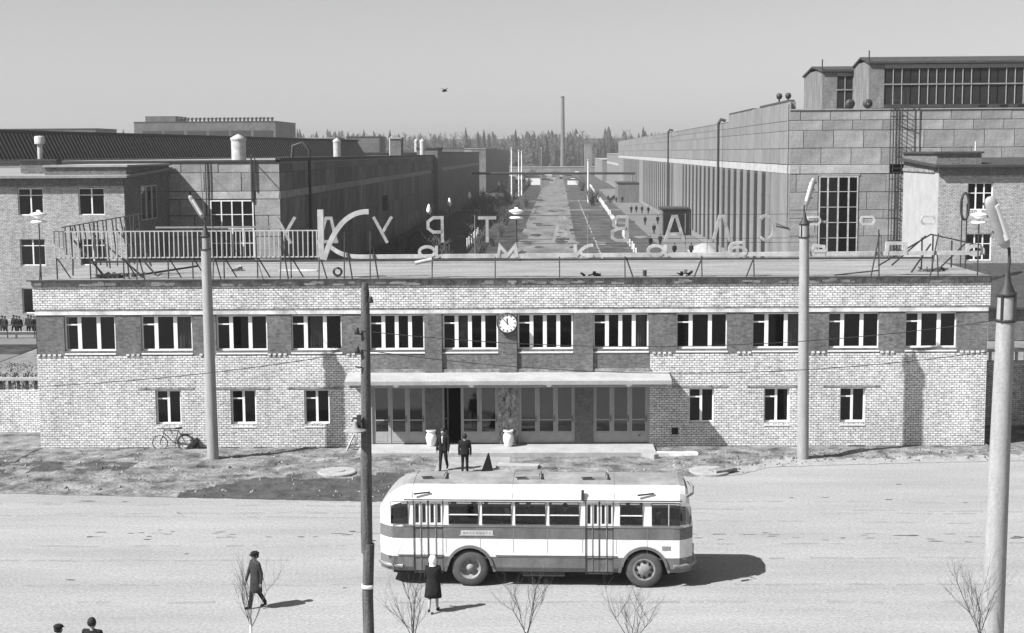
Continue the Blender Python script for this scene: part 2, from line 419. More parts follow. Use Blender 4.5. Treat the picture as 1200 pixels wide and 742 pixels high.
# dark worn patches strung along the square
b = B()
def blotch(x, y, rx, ry, m=MUD, z=-.006):
    vs = [(x + rx * cos(a) * random.uniform(.6, 1.2), y + ry * sin(a) * random.uniform(.6, 1.2), z) for a in [2 * pi * q / 9 for q in range(9)]]
    b.add(vs, [tuple(range(9))], m)
for k in range(95):
    x = random.uniform(-18, 17); y = 49.0 + random.gauss(0, .22) + (0.35 if random.random() < .3 else 0)
    if -5.5 < x < 4: continue
    blotch(x, y, random.uniform(.08, .32), random.uniform(.03, .09), random.choice((EARTH, ASPHD, EARTH)))
for k in range(16): blotch(random.uniform(-20, 18), random.uniform(42, 56), random.uniform(.06, .2), random.uniform(.03, .07), ASPHD)
blotch(-18.1, 54.0, .35, .08); blotch(-16.6, 53.9, .12, .07); blotch(13.5, 57.0, .14, .09)
b.build('worn_patches', stuff=True)
TRACK = mat('tracked_dust', .222, .95, .15, 1.5, fine=.2, bscale=11)
b = B()
for y0, am, ph, kx in ((46.2, .5, 0, .05), (52.0, .35, 1.2, .06), (50.9, .9, 2.6, .035), (41.4, .4, .7, .05)):
    for off in (0, 1.75):
        x = -34.0
        while x < 34:
            L_ = random.uniform(.3, 1.6); w_ = random.uniform(.05, .11)
            def ty(q): return y0 + off + am * sin(kx * q + ph) + .05 * sin(q * 1.7)
            if random.random() < .72: b.quad((x, ty(x) - w_, -.0075), (x + L_, ty(x + L_) - w_, -.0075), (x + L_, ty(x + L_) + w_, -.0075), (x, ty(x) + w_, -.0075), TRACK)
            x += L_ + random.uniform(.02, .4)
b.build('tyre_tracks', stuff=True)

# ------------------------------------------------------------------ windows
def window_proto(w, h, lights, vent=None, depth=.05, fr=.07, mull=.1, pm=WHITE, transom=()):
    """lights: fractions of the inner bays; returns frame mesh and pane list; origin at lower left, front at y=0"""
    f = B()
    f.box(0, 0, 0, fr, depth, h, pm); f.box(w - fr, 0, 0, w, depth, h, pm)
    f.box(fr, .002, 0, w - fr, depth, fr, pm); f.box(fr, .002, h - fr, w - fr, depth, h, pm)
    xs = [fr]; tot = sum(lights); iw = w - 2 * fr - mull * (len(lights) - 1); panes = []
    for i, q in enumerate(lights):
        a = xs[-1]; c = a + iw * q / tot
        zz = [fr, h - fr]
        cuts = list(transom)
        if i == 0 and vent: cuts = cuts + [vent]
        for t in sorted(cuts):
            f.box(a, .004, h * t - .03, c, depth - .004, h * t + .03, pm); zz.insert(-1, h * t)
        for z0, z1 in zip(zz, zz[1:]):
            p = B(); p.quad((0, 0, 0), (c - a, 0, 0), (c - a, 0, z1 - z0), (0, 0, z1 - z0), GLASS)
            panes.append((p.mesh('pane'), (a, depth * .6, z0)))
        if i < len(lights) - 1: f.box(c, .001, fr, c + mull, depth - .002, h - fr, pm); xs.append(c + mull)
    return f.mesh('window'), panes
def put_window(proto, parent, x, y, z, rz=0, sill=None, label=None, fsill='sill'):
    me, panes = proto
    w = inst('window', me, parent, (x, y, z), rz, label)
    for pm_, lo in panes: inst('pane', pm_, w, lo)
    if sill: inst(fsill, sill, w, (0, 0, 0))
    return w

# ------------------------------------------------------------------ the gatehouse
gate = thing('gatehouse', 'long two storey pale brick gatehouse with flat roof, white window frames and entrance canopy', 'building', GP, GA)
UP = [(1.26, 3.56), (4.71, 7.0), (8.07, 10.36), (11.43, 13.68), (14.93, 17.37), (18.17, 20.67), (21.51, 24.01), (24.89, 27.35), (28.6, 30.83), (31.96, 34.2), (35.32, 37.55), (38.72, 40.98)]
LOW = [(5.25, 6.4), (8.63, 9.78), (11.94, 13.08), (29.17, 30.27), (32.5, 33.64), (35.88, 37.01)]
UZ0, UZ1 = 4.47, 6.06
LZ0, LZ1 = 1.14, 2.70
BAYS = [(14.99, 17.38), (18.13, 20.65), (21.53, 24.07), (24.89, 27.36)]
b = B()
lowh = [(a, c, LZ0, LZ1) for a, c in LOW]
b.wall(0, 14.9, 0, 4.24, 0, .26, [h for h in lowh if h[0] < 14], WHITEBRICK)
b.wall(27.42, GW, 0, 4.24, 0, .26, [h for h in lowh if h[0] > 20], WHITEBRICK)
b.wall(-.06, GW + .06, 6.36, 7.36, -.06, .1, [], WHITEBRICK)
b.quad((0, GD, 0), (0, 0, 0), (0, 0, 7.36), (0, GD, 7.36), WHITEBRICK)
b.quad((GW, 0, 0), (GW, GD, 0), (GW, GD, 7.36), (GW, 0, 7.36), WHITEBRICK)
b.quad((-.06, .2, 6.36), (-.06, -.06, 6.36), (-.06, -.06, 7.36), (-.06, .2, 7.36), WHITEBRICK)
b.quad((GW + .06, -.06, 6.36), (GW + .06, .2, 6.36), (GW + .06, .2, 7.36), (GW + .06, -.06, 7.36), WHITEBRICK)
b.quad((-.06, -.06, 6.36), (-.06, 0, 6.36), (GW + .06, 0, 6.36), (GW + .06, -.06, 6.36), WHITEBRICK)
b.quad((GW, GD, 0), (0, GD, 0), (0, GD, 7.36), (GW, GD, 7.36), WHITEBRICK)
b.build('wall', gate)
# dark brick storey between the white bands
b = B(); b.wall(.02, GW - .02, 4.24, 6.10, .012, .26, [(a, c, UZ0, UZ1) for a, c in UP], DARKBRICK)
b.wall(14.9, 27.42, 3.05, 4.24, .012, .2, [], DARKBRICK)
for (a, c), (d, e_) in zip(UP[3:9], UP[4:9]):
    if 17 < c < 25: b.box(c + .02, -.10, 3.46, d - .02, .02, 6.08, DARKBRICK)
b.build('dark_brick_band', gate, label='dark red brick storey between the white brick bands')
# entrance back wall, piers between the door bays
b = B()
for a, c, m in ((17.38, 18.13, GRANITE), (20.65, 21.53, PIER), (24.07, 24.89, GRANITE)):
    b.box(a, -.04, .2, c, .3, 2.86, m)
b.box(14.9, -.02, .2, 14.99, .3, 2.86, DOORWOOD); b.box(27.36, -.02, .2, 27.42, .3, 2.86, DOORWOOD)
b.box(14.9, -.05, 2.86, 27.42, .3, 3.06, DOORWOOD)
b.build('entrance_pier', gate, label='piers and lintel between the entrance doors, the middle one pebbledashed')
# lintel band, string courses, cornice
b = B()
b.box(0, -.03, 6.10, GW, .03, 6.29, CREAM)
b.build('lintel_band', gate, label='worn white band above the upper windows')
b = B(); b.box(-.03, -.045, 6.295, GW + .03, .03, 6.345, SPALL); b.build('string_course', gate)
b = B()
for k in range(int(GW / .235)):
    x = .03 + k * .235
    if 14.8 < x < 27.4: continue
    if any(a - .2 < x < c for a, c in UP): continue
    if random.random() < .12: continue
    b.box(x, -.055, 4.255, x + .13, .02, 4.33, CREAM)
b.build('dentil_course', gate, stuff=True)
b = B()
b.box(-.09, -.10, 7.365, GW + .09, .3, 7.63, SPALL)
for k in range(150):                                       # patches of old whitewash left on the cornice
    x = random.uniform(0, GW - .8)
    if noise.noise(Vector((x * .35, 0, 1))) < -.1: continue
    w_ = random.uniform(.1, .5); z0 = random.uniform(7.37, 7.5)
    b.box(x, -.104 - random.random() * .004, z0, x + w_, -.09, z0 + random.uniform(.05, .12), CREAM)
b.build('cornice', gate, label='spalled grey cornice with patches of whitewash')
b = B(); b.box(-.25, -.24, 7.632, GW + .3, .05, 7.672, TAR); b.build('drip_edge', gate)
b = B()
b.box(-.1, -.0, 7.6, GW + .1, GD, 7.66, ROOF)
b.box(-.1, GD - .25, 7.662, GW + .1, GD, 7.83, TAR)
b.box(-.1, GD - .5, 7.664, GW + .1, GD - .26, 7.74, CONC)
b.build('roof', gate)
# rooms behind the windows
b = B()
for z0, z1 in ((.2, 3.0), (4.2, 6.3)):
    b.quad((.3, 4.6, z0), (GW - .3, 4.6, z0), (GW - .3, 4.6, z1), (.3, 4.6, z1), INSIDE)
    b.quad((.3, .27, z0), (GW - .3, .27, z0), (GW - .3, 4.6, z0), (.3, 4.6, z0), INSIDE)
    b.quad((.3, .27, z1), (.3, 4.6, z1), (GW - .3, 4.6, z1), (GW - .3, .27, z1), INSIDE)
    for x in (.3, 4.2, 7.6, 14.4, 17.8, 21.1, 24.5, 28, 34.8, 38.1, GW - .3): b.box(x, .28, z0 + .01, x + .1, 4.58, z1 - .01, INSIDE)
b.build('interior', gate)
# ledge below the windows in the middle section
b = B()
for a, c in UP[4:8]: b.box(a - .1, -.05, 3.46, c + .1, .005, 3.60, SPALL)
b.build('ledge', gate)
WU3 = window_proto(2.29, 1.59, (.24, .33, .30), vent=.74, mull=.17)
WU4 = window_proto(2.47, 1.59, (.24, .22, .22, .26), vent=.74, mull=.17)
WL2 = window_proto(1.14, 1.55, (.42, .44), vent=.74, mull=.11)
def sill_mesh(w):
    s = B(); s.add([(-.0, -.17, -.13), (w + .0, -.17, -.13), (w + .0, -.0, .02), (-.0, -.0, .02), (-.0, -.17, -.17), (w + .0, -.17, -.17), (w + .0, -.10, -.17), (-.0, -.10, -.17)],
                   [(0, 1, 2, 3), (4, 5, 1, 0), (4, 7, 6, 5), (7, 3, 2, 6), (0, 3, 7, 4), (1, 5, 6, 2)], SILL)
    return s.mesh('sill')
S3, S4, S2 = sill_mesh(2.29), sill_mesh(2.47), sill_mesh(1.14)
for i, (a, c) in enumerate(UP):
    four = 3 < i < 8
    put_window(WU4 if four else WU3, gate, (a + c) / 2 - (2.47 if four else 2.29) / 2, .15, UZ0, 0, S4 if four else S3)
CURT = mat('grey_curtain', .22, .95, .25, 3)
for i, f0, f1 in ((1, .62, .95), (3, .36, .58), (5, .3, .5), (7, .75, .96), (9, .66, .95), (10, .05, .28)):
    a, c = UP[i]; b = B(); x0_, x1_ = a + (c - a) * f0, a + (c - a) * f1
    vs = [(x0_ + (x1_ - x0_) * k / 14, .42 + .03 * sin(k * 1.9 + i), z) for z in (UZ0 + .05, UZ1 - .05) for k in range(15)]
    b.add(vs, [(k, k + 1, k + 16, k + 15) for k in range(14)], CURT, True); b.build('curtain', gate)
for i, ang_ in ((0, 52), (9, 70)):
    a, c = UP[i]; b = B(); w_ = .5
    for p, q in (((0, .07), (w_, .07)), ((w_, .07), (w_, 1.5)), ((w_, 1.5), (0, 1.5)), ((0, 1.5), (0, .07)), ((0, 1.12), (w_, 1.12))): b.bar((p[0], 0, p[1]), (q[0], 0, q[1]), .05, .05, WHITE)
    b.build('casement', gate, (a + .12 if i == 0 else c - .2 - w_, .24, UZ0), R(ang_), label='window casement swung open into the room')
for a, c in LOW: put_window(WL2, gate, (a + c) / 2 - .57, .15, LZ0, 0, S2)
for a, c in LOW:
    b = B(); b.box(a - .75, -.02, LZ1 + .02, c + .62, .02, LZ1 + .13, SPALL); b.build('window_lintel', gate)
# canopy
b = B()
x0, x1 = 13.95, 28.25
b.add([(x0, -1.42, 3.10), (x1, -1.42, 3.10), (x1, 0, 3.10), (x0, 0, 3.10), (x0, -1.42, 3.27), (x1, -1.42, 3.27), (x1, 0, 3.46), (x0, 0, 3.46)],
      [(3, 2, 1, 0), (4, 5, 6, 7), (0, 1, 5, 4), (1, 2, 6, 5), (2, 3, 7, 6), (3, 0, 4, 7)], PALECONC)
cn = b.build('canopy', gate, label='long flat concrete canopy over the entrance')
b = B(); b.box(x0 + .2, -1.3, 2.96, x1 - .2, -.06, 3.098, DOORWOOD); b.build('soffit', cn)
for x in (16.2, 19.5, 22.9, 26.4):
    b = B(); b.lathe([(.0, 2.97), (.13, 2.99), (.17, 3.05), (.17, 3.099)], GLOBE, 12, c=(x, -1.2, 0)); b.build('canopy_lamp', cn)
# doors
def leaf(w, h):
    f = B(); s = .085
    f.box(0, 0, 0, s, .05, h, DOORWOOD); f.box(w - s, 0, 0, w, .05, h, DOORWOOD)
    f.box(s, .002, 0, w - s, .048, .52, DOORWOOD); f.box(s, .002, h - s, w - s, .048, h, DOORWOOD)
    f.box(s, .002, 1.02, w - s, .048, 1.07, DOORWOOD)
    f.box(s + .05, -.008, .08, w - s - .05, .01, .44, DOORWOOD)
    ps = []
    for z0, z1 in ((.52, 1.02), (1.07, h - s)):
        p = B(); p.quad((0, 0, 0), (w - 2 * s, 0, 0), (w - 2 * s, 0, z1 - z0), (0, 0, z1 - z0), DOORGLASS); ps.append((p.mesh('pane'), (s, .03, z0)))
    hd = B(); hd.bar((w - .045, -.05, .95), (w - .045, -.05, 1.25), .025, .025, DARK)
    hd.bar((w - .045, -.05, 1.0), (w - .045, .0, 1.0), .02, .02, DARK); hd.bar((w - .045, -.05, 1.2), (w - .045, 0, 1.2), .02, .02, DARK)
    return f.mesh('door'), ps, hd.mesh('handle')
def put_door(pr, x, y, z, rz=0, label=None):
    d = inst('door', pr[0], gate, (x, y, z), rz, label)
    for pm_, lo in pr[1]: inst('pane', pm_, d, lo)
    inst('handle', pr[2], d)
for i, (a, c) in enumerate(BAYS):
    w_ = (c - a - .12 - .08) / 3
    pr = leaf(w_, 2.6)
    fb = B(); fb.box(a, .03, .22, a + .06, .12, 2.855, DOORWOOD); fb.box(c - .06, .03, .22, c, .12, 2.855, DOORWOOD)
    for k in (1, 2): fb.box(a + .06 + k * (w_ + .04) - .04, .03, .22, a + .06 + k * (w_ + .04), .12, 2.855, DOORWOOD)
    fb.build('door_frame', gate)
    for k in range(3):
        x = a + .06 + k * (w_ + .04)
        if i == 1 and k == 0: put_door(pr, x + .02, .10, .235, R(78), 'entrance door leaf standing open'); continue
        put_door(pr, x, .05, .235)
b = B()
b.box(14.5, -2.0, 0.0, 27.55, .0, .20, PALECONC); b.box(14.9, .0, .05, 27.42, .35, .2, PALECONC)
b.build('landing', gate)
b = B(); b.box(26.9, -.02, .55, 27.0, 0, .6, DARK); b.box(28.4, -.03, .62, 28.68, .02, .9, BLACK); b.box(28.36, -.05, .58, 28.72, -.02, .62, SPALL)
b.build('vent_hole', gate)
b = B()
for k in range(60):
    x = random.uniform(0, GW); z = .03
    if 14.4 < x < 27.6: continue
    b.box(x, -.03, 0, x + random.uniform(.3, 1.2), .0, random.uniform(.02, .09), JOINT)
b.build('plinth_crack', gate, stuff=True)
b = B(); b.tube([(14.1, -.04, 7.3), (14.3, -.04, 6.9), (13.6, -.05, 6.7)], .015, DARK, 5); b.tube([(14.3, -.04, 7.2), (16.2, -.05, 6.75), (18.4, -.05, 6.7)], .012, DARK, 5); b.build('wall_cable', gate)

# clock on the pier between the middle windows
ck = thing('wall_clock', 'round white dial clock with dark rim hung on the dark pier above the entrance', 'clock', gh(21.07, -.12, 5.68), GA)
b = B(); b.lathe([(.40, -.02), (.46, -.04), (.47, -.12), (.43, -.15), (.41, -.13)], DARK, 32, 'y', caps=False); b.build('rim', ck)
b = B(); b.lathe([(.0, -.10), (.412, -.10), (.412, -.05)], WHITE, 32, 'y', smooth=False); b.build('dial', ck)
b = B()
for k in range(12):
    a = k * pi / 6; b.bar((.31 * sin(a), -.106, .31 * cos(a)), (.375 * sin(a), -.106, .375 * cos(a)), .045, .008, DARK, up=(0, 1, 0))
b.build('hour_marks', ck)
for nm, a, ln, w_ in (('hour_hand', -3, .22, .045), ('minute_hand', -44, .33, .03)):
    b = B(); a = R(a); b.bar((-.06 * sin(a), -.114 if ln < .3 else -.12, -.06 * cos(a)), (ln * sin(a), -.114 if ln < .3 else -.12, ln * cos(a)), w_, .006, DARK, up=(0, 1, 0)); b.build(nm, ck)
b = B(); b.bar((0, -.05, 0), (0, .03, 0), .3, .3, DARK); b.build('bracket', ck)

# white urns beside the entrance piers
def urn(x, y, label):
    t = thing('urn', label, 'urn', gh(x, y, .2), GA, 'white urns at the entrance'); t.scale = (.85, .85, .92)
    b = B(); b.lathe([(.0, .0), (.2, .0), (.2, .05), (.22, .1), (.27, .3), (.285, .42), (.26, .55), (.2, .66), (.2, .70), (.26, .73), (.26, .79), (.22, .79), (.17, .72), (.0, .70)], WHITE, 20); b.build('bowl', t)
urn(17.65, -.42, 'white plaster urn on the landing left of the open entrance door')
urn(21.1, -.55, 'white plaster urn on the landing in front of the pebbledashed pier')

# ------------------------------------------------------------------ script sign on the front edge of the roof
sign = thing('script_sign', 'white script letters with one long underline on the front roof edge, facing the square', 'sign', gh(0, 0, 7.67), GA)
YS = .25
Z0 = 8.52 - 7.67
b = B()
b.stroke([(12.80, Z0 - .02), (12.80, Z0 + 2.2)], .26, YS, YS + .2, PALEMETAL); b.build('letter', sign, label='tall stem of the capital К')
def bez(p, n=14):
    out = []
    for i in range(n + 1):
        t = i / n; q = 1 - t
        out.append(tuple(q ** 3 * p[0][k] + 3 * q * q * t * p[1][k] + 3 * q * t * t * p[2][k] + t ** 3 * p[3][k] for k in (0, 1)))
    return out
arc = bez([(14.95, Z0 + 2.1), (13.9, Z0 + 2.15), (13.3, Z0 + 1.2), (12.92, Z0 - .02)])
b = B(); b.stroke([(x, z) for x, z in arc], .22, YS - .01, YS + .19, PALEMETAL); b.build('letter', sign, label='curved arm of the capital К')
leg = bez([(13.1, Z0 + .68), (13.45, Z0 + .35), (13.7, Z0 + .12), (14.5, Z0 + .10)])
b = B(); b.stroke(leg + [(42.2, Z0 + .14)], .18, YS - .005, YS + .15, PALEMETAL); b.build('underline', sign, label='leg of the К drawn out as a long underline')
def oval(cx, cz, rx, rz, n=20): return [(cx + rx * cos(2 * pi * k / n), cz + rz * sin(2 * pi * k / n)) for k in range(n + 1)]
ZB = Z0 + .04
def small(strokes, label, w_=.13):
    b = B()
    for i, s in enumerate(strokes): b.stroke(s, w_, YS - .03 - i * .004, YS + .12, PALEMETAL)
    b.build('letter', sign, label=label)
for cx in (17.6, 27.75):
    small([oval(cx - .08, ZB + .27, .34, .22), [(cx + .34, ZB + .52), (cx + .34, ZB + .14), (cx + .46, ZB + .02)]], 'small letter а')
cx = 21.1; small([[(cx - .42, ZB), (cx - .34, ZB + .52), (cx, ZB + .1), (cx + .34, ZB + .52), (cx + .42, ZB)]], 'small letter м', .14)
cx = 24.4; small([[(cx - .3, ZB), (cx - .3, ZB + .56)], bez([(cx + .5, ZB + .52), (cx + .2, ZB + .55), (cx - .1, ZB + .3), (cx - .28, ZB)]), bez([(cx - .12, ZB + .28), (cx + .0, ZB + .05), (cx + .2, ZB + .04), (cx + .5, ZB + .05)])], 'small letter к')
cx = 31.3; small([oval(cx, ZB + .22, .36, .2), bez([(cx - .36, ZB + .2), (cx - .4, ZB + .6), (cx - .1, ZB + .62), (cx + .3, ZB + .6)])], 'small letter б')
cx = 34.85; small([[(cx - .26, ZB + .22), (cx + .26, ZB + .22), (cx + .24, ZB + .42), (cx - .2, ZB + .46), (cx - .3, ZB + .2), (cx - .2, ZB + .04), (cx + .3, ZB + .04)]], 'small letter е')
cx = 38.3; small([[(cx - .45, ZB + .0), (cx - .4, ZB + .54), (cx + .4, ZB + .54), (cx + .4, ZB)]], 'small letter л', .14)
cx = 41.75; small([[(cx - .32, ZB + .5), (cx - .32, ZB + .02)], oval(cx + .02, ZB + .2, .34, .2)], 'small letter ь')
for px in (.25, 4.6, 8.0, 11.0, 12.72, 13.85, 15.0, 17.75, 20.55, 23.4, 26.3, 29.7, 32.0, 34.4, 37.5, 40.1):
    b = B(); b.bar((px, .03, 0), (px, .28, Z0 + (1.2 if px in (13.85, 15.0, 34.4, 37.5) else .1)), .05, .05, DARK); b.build('post', sign)
    if px > 3 and px not in (17.75, 20.55, 23.4):
        b = B(); b.bar((px + .35 * (-1 if px > 28 else 1), .04, 0), (px + .05, YS + .1, Z0 + (1.0 if px in (11.0, 13.85, 15.0, 34.4, 37.5, 40.1) else .05)), .045, .045, DARK); b.build('brace', sign)
b = B(); b.tube([(17.0, .1, Z0 - .18), (17.75, .1, Z0 - .02)], .09, PALEMETAL, 10); b.build('tube', sign)

# slogan sign at the back edge of the roof, seen from behind
slog = thing('slogan_sign', 'row of large reversed metal letters on wires at the back roof edge', 'sign', gh(0, GD - .3, 7.83), GA)
def slogan(ch, cx, w_=.92, h=1.32, zb=.86):
    S = {
        'У': [[(0, 1), (.5, .42)], [(1, 1), (.25, 0)]],
        'Д': [[(.05, .0), (.3, .95), (.55, .95), (.9, .0)], [(-.02, .06), (1.02, .06)]],
        'Р': [[(.1, 0), (.1, .95), (.6, .95), (.88, .8), (.88, .55), (.6, .4), (.1, .4)]],
        'Т': [[(0, .93), (1, .93)], [(.5, .9), (.5, 0)]],
        'А': [[(.05, 0), (.42, .95), (.58, .95), (.95, 0)], [(.2, .28), (.8, .28)]],
        'В': [[(.1, 0), (.1, .95), (.6, .95), (.82, .82), (.82, .62), (.6, .5), (.1, .5)], [(.6, .5), (.9, .38), (.9, .15), (.65, .05), (.05, .05)]],
        'Л': [[(.05, 0), (.4, .95), (.6, .95), (.95, 0)]],
        'С': [[(.5 + .45 * cos(R(a)), .5 + .47 * sin(R(a))) for a in range(45, 320, 22)]],
    }[ch]
    b = B()
    for i, s in enumerate(S):     # mirrored: we stand behind it
        b.stroke([(cx + w_ / 2 - p[0] * w_, zb - .0 + p[1] * h) for p in s], .15, -.05 - i * .005, .13, GREYLET)
    b.build('letter', slog, label='reversed letter ' + ch)
GREYLET = mat('weathered_letter_backs', .27, .7, .35, 3)
for ch, cx in zip('УДУРТАВАЛС', (9.76, 11.84, 14.65, 17.29, 19.92, 23.72, 26.6, 29.36, 31.72, 33.95)): slogan(ch, cx, 1.05 if ch in 'ДА' else .92)
for z in (.78, 1.0, 2.2):
    b = B(); b.tube([(19.0, .06, z), (37.0, .06, z)], .012, DARK, 5); b.build('wire', slog)
for x in (19.3, 25.0, 29.9, 31.0, 32.6, 36.4):
    b = B(); b.tube([(x, .06, 0), (x, .06, 2.25)], .022, GREYSTEEL, 5); b.build('post', slog)
b = B(); b.box(34.9, .0, 1.74, 37.0, .1, 1.86, GREYSTEEL); b.build('rail', slog)
for cx in (36.3, 39.0, 42.05):
    b = B(); pts = [(cx + (x_ - cx) * .8, z_) for x_, z_ in [(cx - .33, 1.68), (cx + .33, 1.68), (cx + .42, 1.82), (cx + .42, 1.9), (cx + .33, 2.04), (cx - .33, 2.04), (cx - .42, 1.9), (cx - .42, 1.82), (cx - .33, 1.68)]]
    b.stroke(pts, .10, -.1, .0, GREYLET if cx < 34 else PALEMETAL); b.build('oval_frame', slog, label='pale rounded frame beside the reversed letters')

# picket railing on the left of the roof
rail = thing('picket_railing', 'white metal picket railing on short legs along the left front of the roof', 'railing', gh(0, .35, 7.67), GA)
pk = B(); pk.box(0, 0, .93, .045, .03, 2.12, PALEMETAL); pkm = pk.mesh('picket')
n_ = 56
for k in range(n_):
    o = inst('picket', pkm, rail, (.85 + 11.75 * k / (n_ - 1), 0, 0)); o.rotation_euler.y = random.uniform(-.012, .012)
for z in (.93, 2.1):
    b = B(); b.box(.8, .032, z, 12.65, .07, z + .05, PALEMETAL); b.build('rail', rail)
b = B(); b.box(5.4, .1, 2.25, 10.6, .16, 2.33, GREYSTEEL); b.build('rail', rail)
for x in (.9, 2.4, 3.9, 5.9, 7.0, 8.4, 9.9, 11.4):
    b = B(); b.box(x, .04, 0, x + .05, .09, .93, DARK); b.build('leg', rail)
    b = B(); b.bar((x + .5, .45, .02), (x + .05, .1, .93), .045, .045, DARK); b.build('strut', rail)

# sagging dark lattice behind it
lat = thing('iron_lattice', 'bent dark iron lattice leaning behind the left end of the white railing', 'railing', gh(0, 2.6, 7.67), GA)
def ztop(x): return 2.25 + (x - .6) * .16
for k in range(17):
    x = .7 + k * .2 * 1.05 + random.uniform(-.05, .05)
    b = B(); b.bar((x + random.uniform(-.1, .35), random.uniform(-.3, .3), random.uniform(.3, 1.0)), (x, 0, ztop(x)), .05, .05, DARK); b.build('bar', lat)
b = B(); b.bar((.5, 0, 2.2), (4.2, 0, ztop(4.2)), .05, .05, DARK); b.build('rail', lat)
for a, c in (((1.0, .1, 1.6), (3.0, -1.8, .02)), ((1.9, .1, 1.9), (4.6, -1.5, .02)), ((3.0, .1, 2.1), (5.0, -.8, .05)), ((3.9, .1, 2.3), (4.9, -1.2, .5)), ((1.0, 0, 2.2), (1.0, -.2, 0)), ((2.0, 0, 2.4), (2.1, -.2, 0)), ((3.4, 0, 2.2), (4.1, -2.0, 0))):
    b = B(); b.bar(a, c, .06, .06, DARK); b.build('strut', lat)
b = B(); b.bar((4.2, -.6, .05), (6.6, .6, .35), .12, .08, DARK); b.build('fallen_beam', lat)

# trestle on the right
tr = thing('roof_trestle', 'low triangular dark steel trestle on the right end of the roof', 'frame', gh(0, 3.2, 7.67), GA)
for a, c in (((38.2, 0, .2), (40.6, 0, 1.65)), ((40.6, 0, 1.65), (43.0, .2, 1.1)), ((38.9, .3, .2), (40.5, .5, 1.55)), ((40.2, 0, .0), (40.2, 0, 1.5)), ((40.7, 0, 0), (40.7, 0, 1.6)), ((41.6, .1, .1), (41.6, .1, 1.35)), ((41.0, .1, .0), (42.2, .1, 1.2)), ((39.4, -1.3, 0), (40.6, 0, 1.2))):
    b = B(); b.bar(a, c, .06, .06, DARK); b.build('bar', tr)

# roof lamps: two glass saucers on a thin pole
def roof_lamp(x, y, z, label, h):
    t = thing('roof_lamp', label, 'lamp', gh(x, y, z), GA, 'saucer lamps on thin poles')
    b = B(); b.tube([(0, 0, 0), (0, 0, h - .3)], .03, DARK, 6); b.build('pole', t)
    b = B(); b.lathe([(.0, h + .12), (.08, h + .1), (.1, h + .02), (.36, h - .04), (.37, h - .1), (.22, h - .2), (.12, h - .24), (0, h - .24)], GLOBE, 16); b.build('lamp_shade', t)
    b = B(); b.lathe([(.0, h - .34), (.3, h - .36), (.36, h - .42), (.3, h - .47), (.0, h - .49)], GLOBE, 16); b.build('lower_saucer', t)
roof_lamp(.3, .12, 7.67, 'white saucer lamp on the left front corner of the gatehouse roof, by the railing', 3.0)
roof_lamp(41.85, .12, 7.67, 'white saucer lamp on the right front corner of the gatehouse roof', 2.75)
roof_lamp(21.4, GD - .35, 7.84, 'white saucer lamp at the back of the gatehouse roof beside the reversed letter Т', 2.5)

# things lying about on the roof
def heap(x, y, r, label, n=9, m=TAR, nm='rubble_heap'):
    b = B()
    for k in range(n):
        px, py = random.gauss(0, r * .5), random.gauss(0, .15); q = random.uniform(.06, .16)
        b.bar((px, py, q * .4), (px + random.uniform(-.3, .3), py + random.uniform(-.2, .2), q * random.uniform(.4, 1.6)), q, q * .7, random.choice((m, m, DARK, CONC)))
    o = b.build(nm, None, gh(x, y, 7.665), GA); tag(o, label, 'rubble')
heap(24.9, .9, .5, 'small dark heap of rubble near the roof edge under the letter к')
heap(29.0, .9, .25, 'small dark heap of rubble near the roof edge right of the second letter а')
heap(40.4, 2.5, .9, 'wide dark heap of scrap under the trestle', 16)
heap(3.4, 1.8, 1.3, 'long dark heap of scrap behind the white railing', 22)
heap(8.0, 5.0, .35, 'low heap of rubble in the middle of the left half of the roof', 12, CONC)
b = B(); b.bar((0, 0, .03), (2.0, .3, .2), .1, .05, TAR); tag(b.build('plank', None, gh(35.6, .3, 7.67), GA), 'dark plank lying along the right part of the front roof edge', 'plank')
b = B(); b.tube([(0, 0, .0), (0, 0, .28)], .09, TAR, 10); tag(b.build('vent_pipe', None, gh(27.2, .5, 7.66), GA), 'short dark vent pipe near the roof edge under the second letter а', 'pipe')
b = B()
b.lathe([(.13, -.06), (.22, -.06), (.22, .06), (.13, .06), (.13, -.06)], RUBBER, 14, 'y', (0, 0, .22), caps=False); tag(b.build('old_tyre', None, gh(13.4, 1.2, 7.66), GA), 'small dark wheel standing on the roof behind the capital К', 'tyre')
b = B(); b.box(0, 0, 0, 1.0, .5, .12, TAR); b.box(.1, .05, .12, .9, .45, .16, DARK); tag(b.build('crate', None, gh(2.6, .9, 7.66), GA), 'flat dark crate lying on the roof below the iron lattice', 'crate')
b = B(); b.box(0, 0, 0, 1.8, .3, .06, CREAM); tag(b.build('board', None, gh(10.2, 4.2, 7.665), GA), 'white board lying flat on the left half of the roof', 'board')

# low walls either side of the gatehouse
def yard_wall(x0, x1, y, label, h):
    t = thing('yard_wall', label, 'wall', gh(0, 0, 0), GA)
    b = B(); b.box(x0, y, 0, x1, y + .3, h, WHITEBRICK if x0 < 0 else GREYBRICK); b.build('brickwork', t)
    b = B(); b.box(x0, y - .04, h + .45, x1, y + .2, h + .57, PALECONC); b.build('top_rail', t)
    pk = B(); pk.box(0, 0, 0, .12, .1, .45, PALECONC if x0 > 0 else DARK); pm_ = pk.mesh('baluster')
    k = x0 + .2
    while k < x1 - .1: inst('baluster', pm_, t, (k, y + .05, h)); k += .42
yard_wall(-9, -.2, 4.2, 'low white brick yard wall with dark balusters left of the gatehouse', 2.05)
yard_wall(GW + .3, GW + 14, 5.2, 'low grey brick yard wall with pale balusters right of the gatehouse', 3.1)

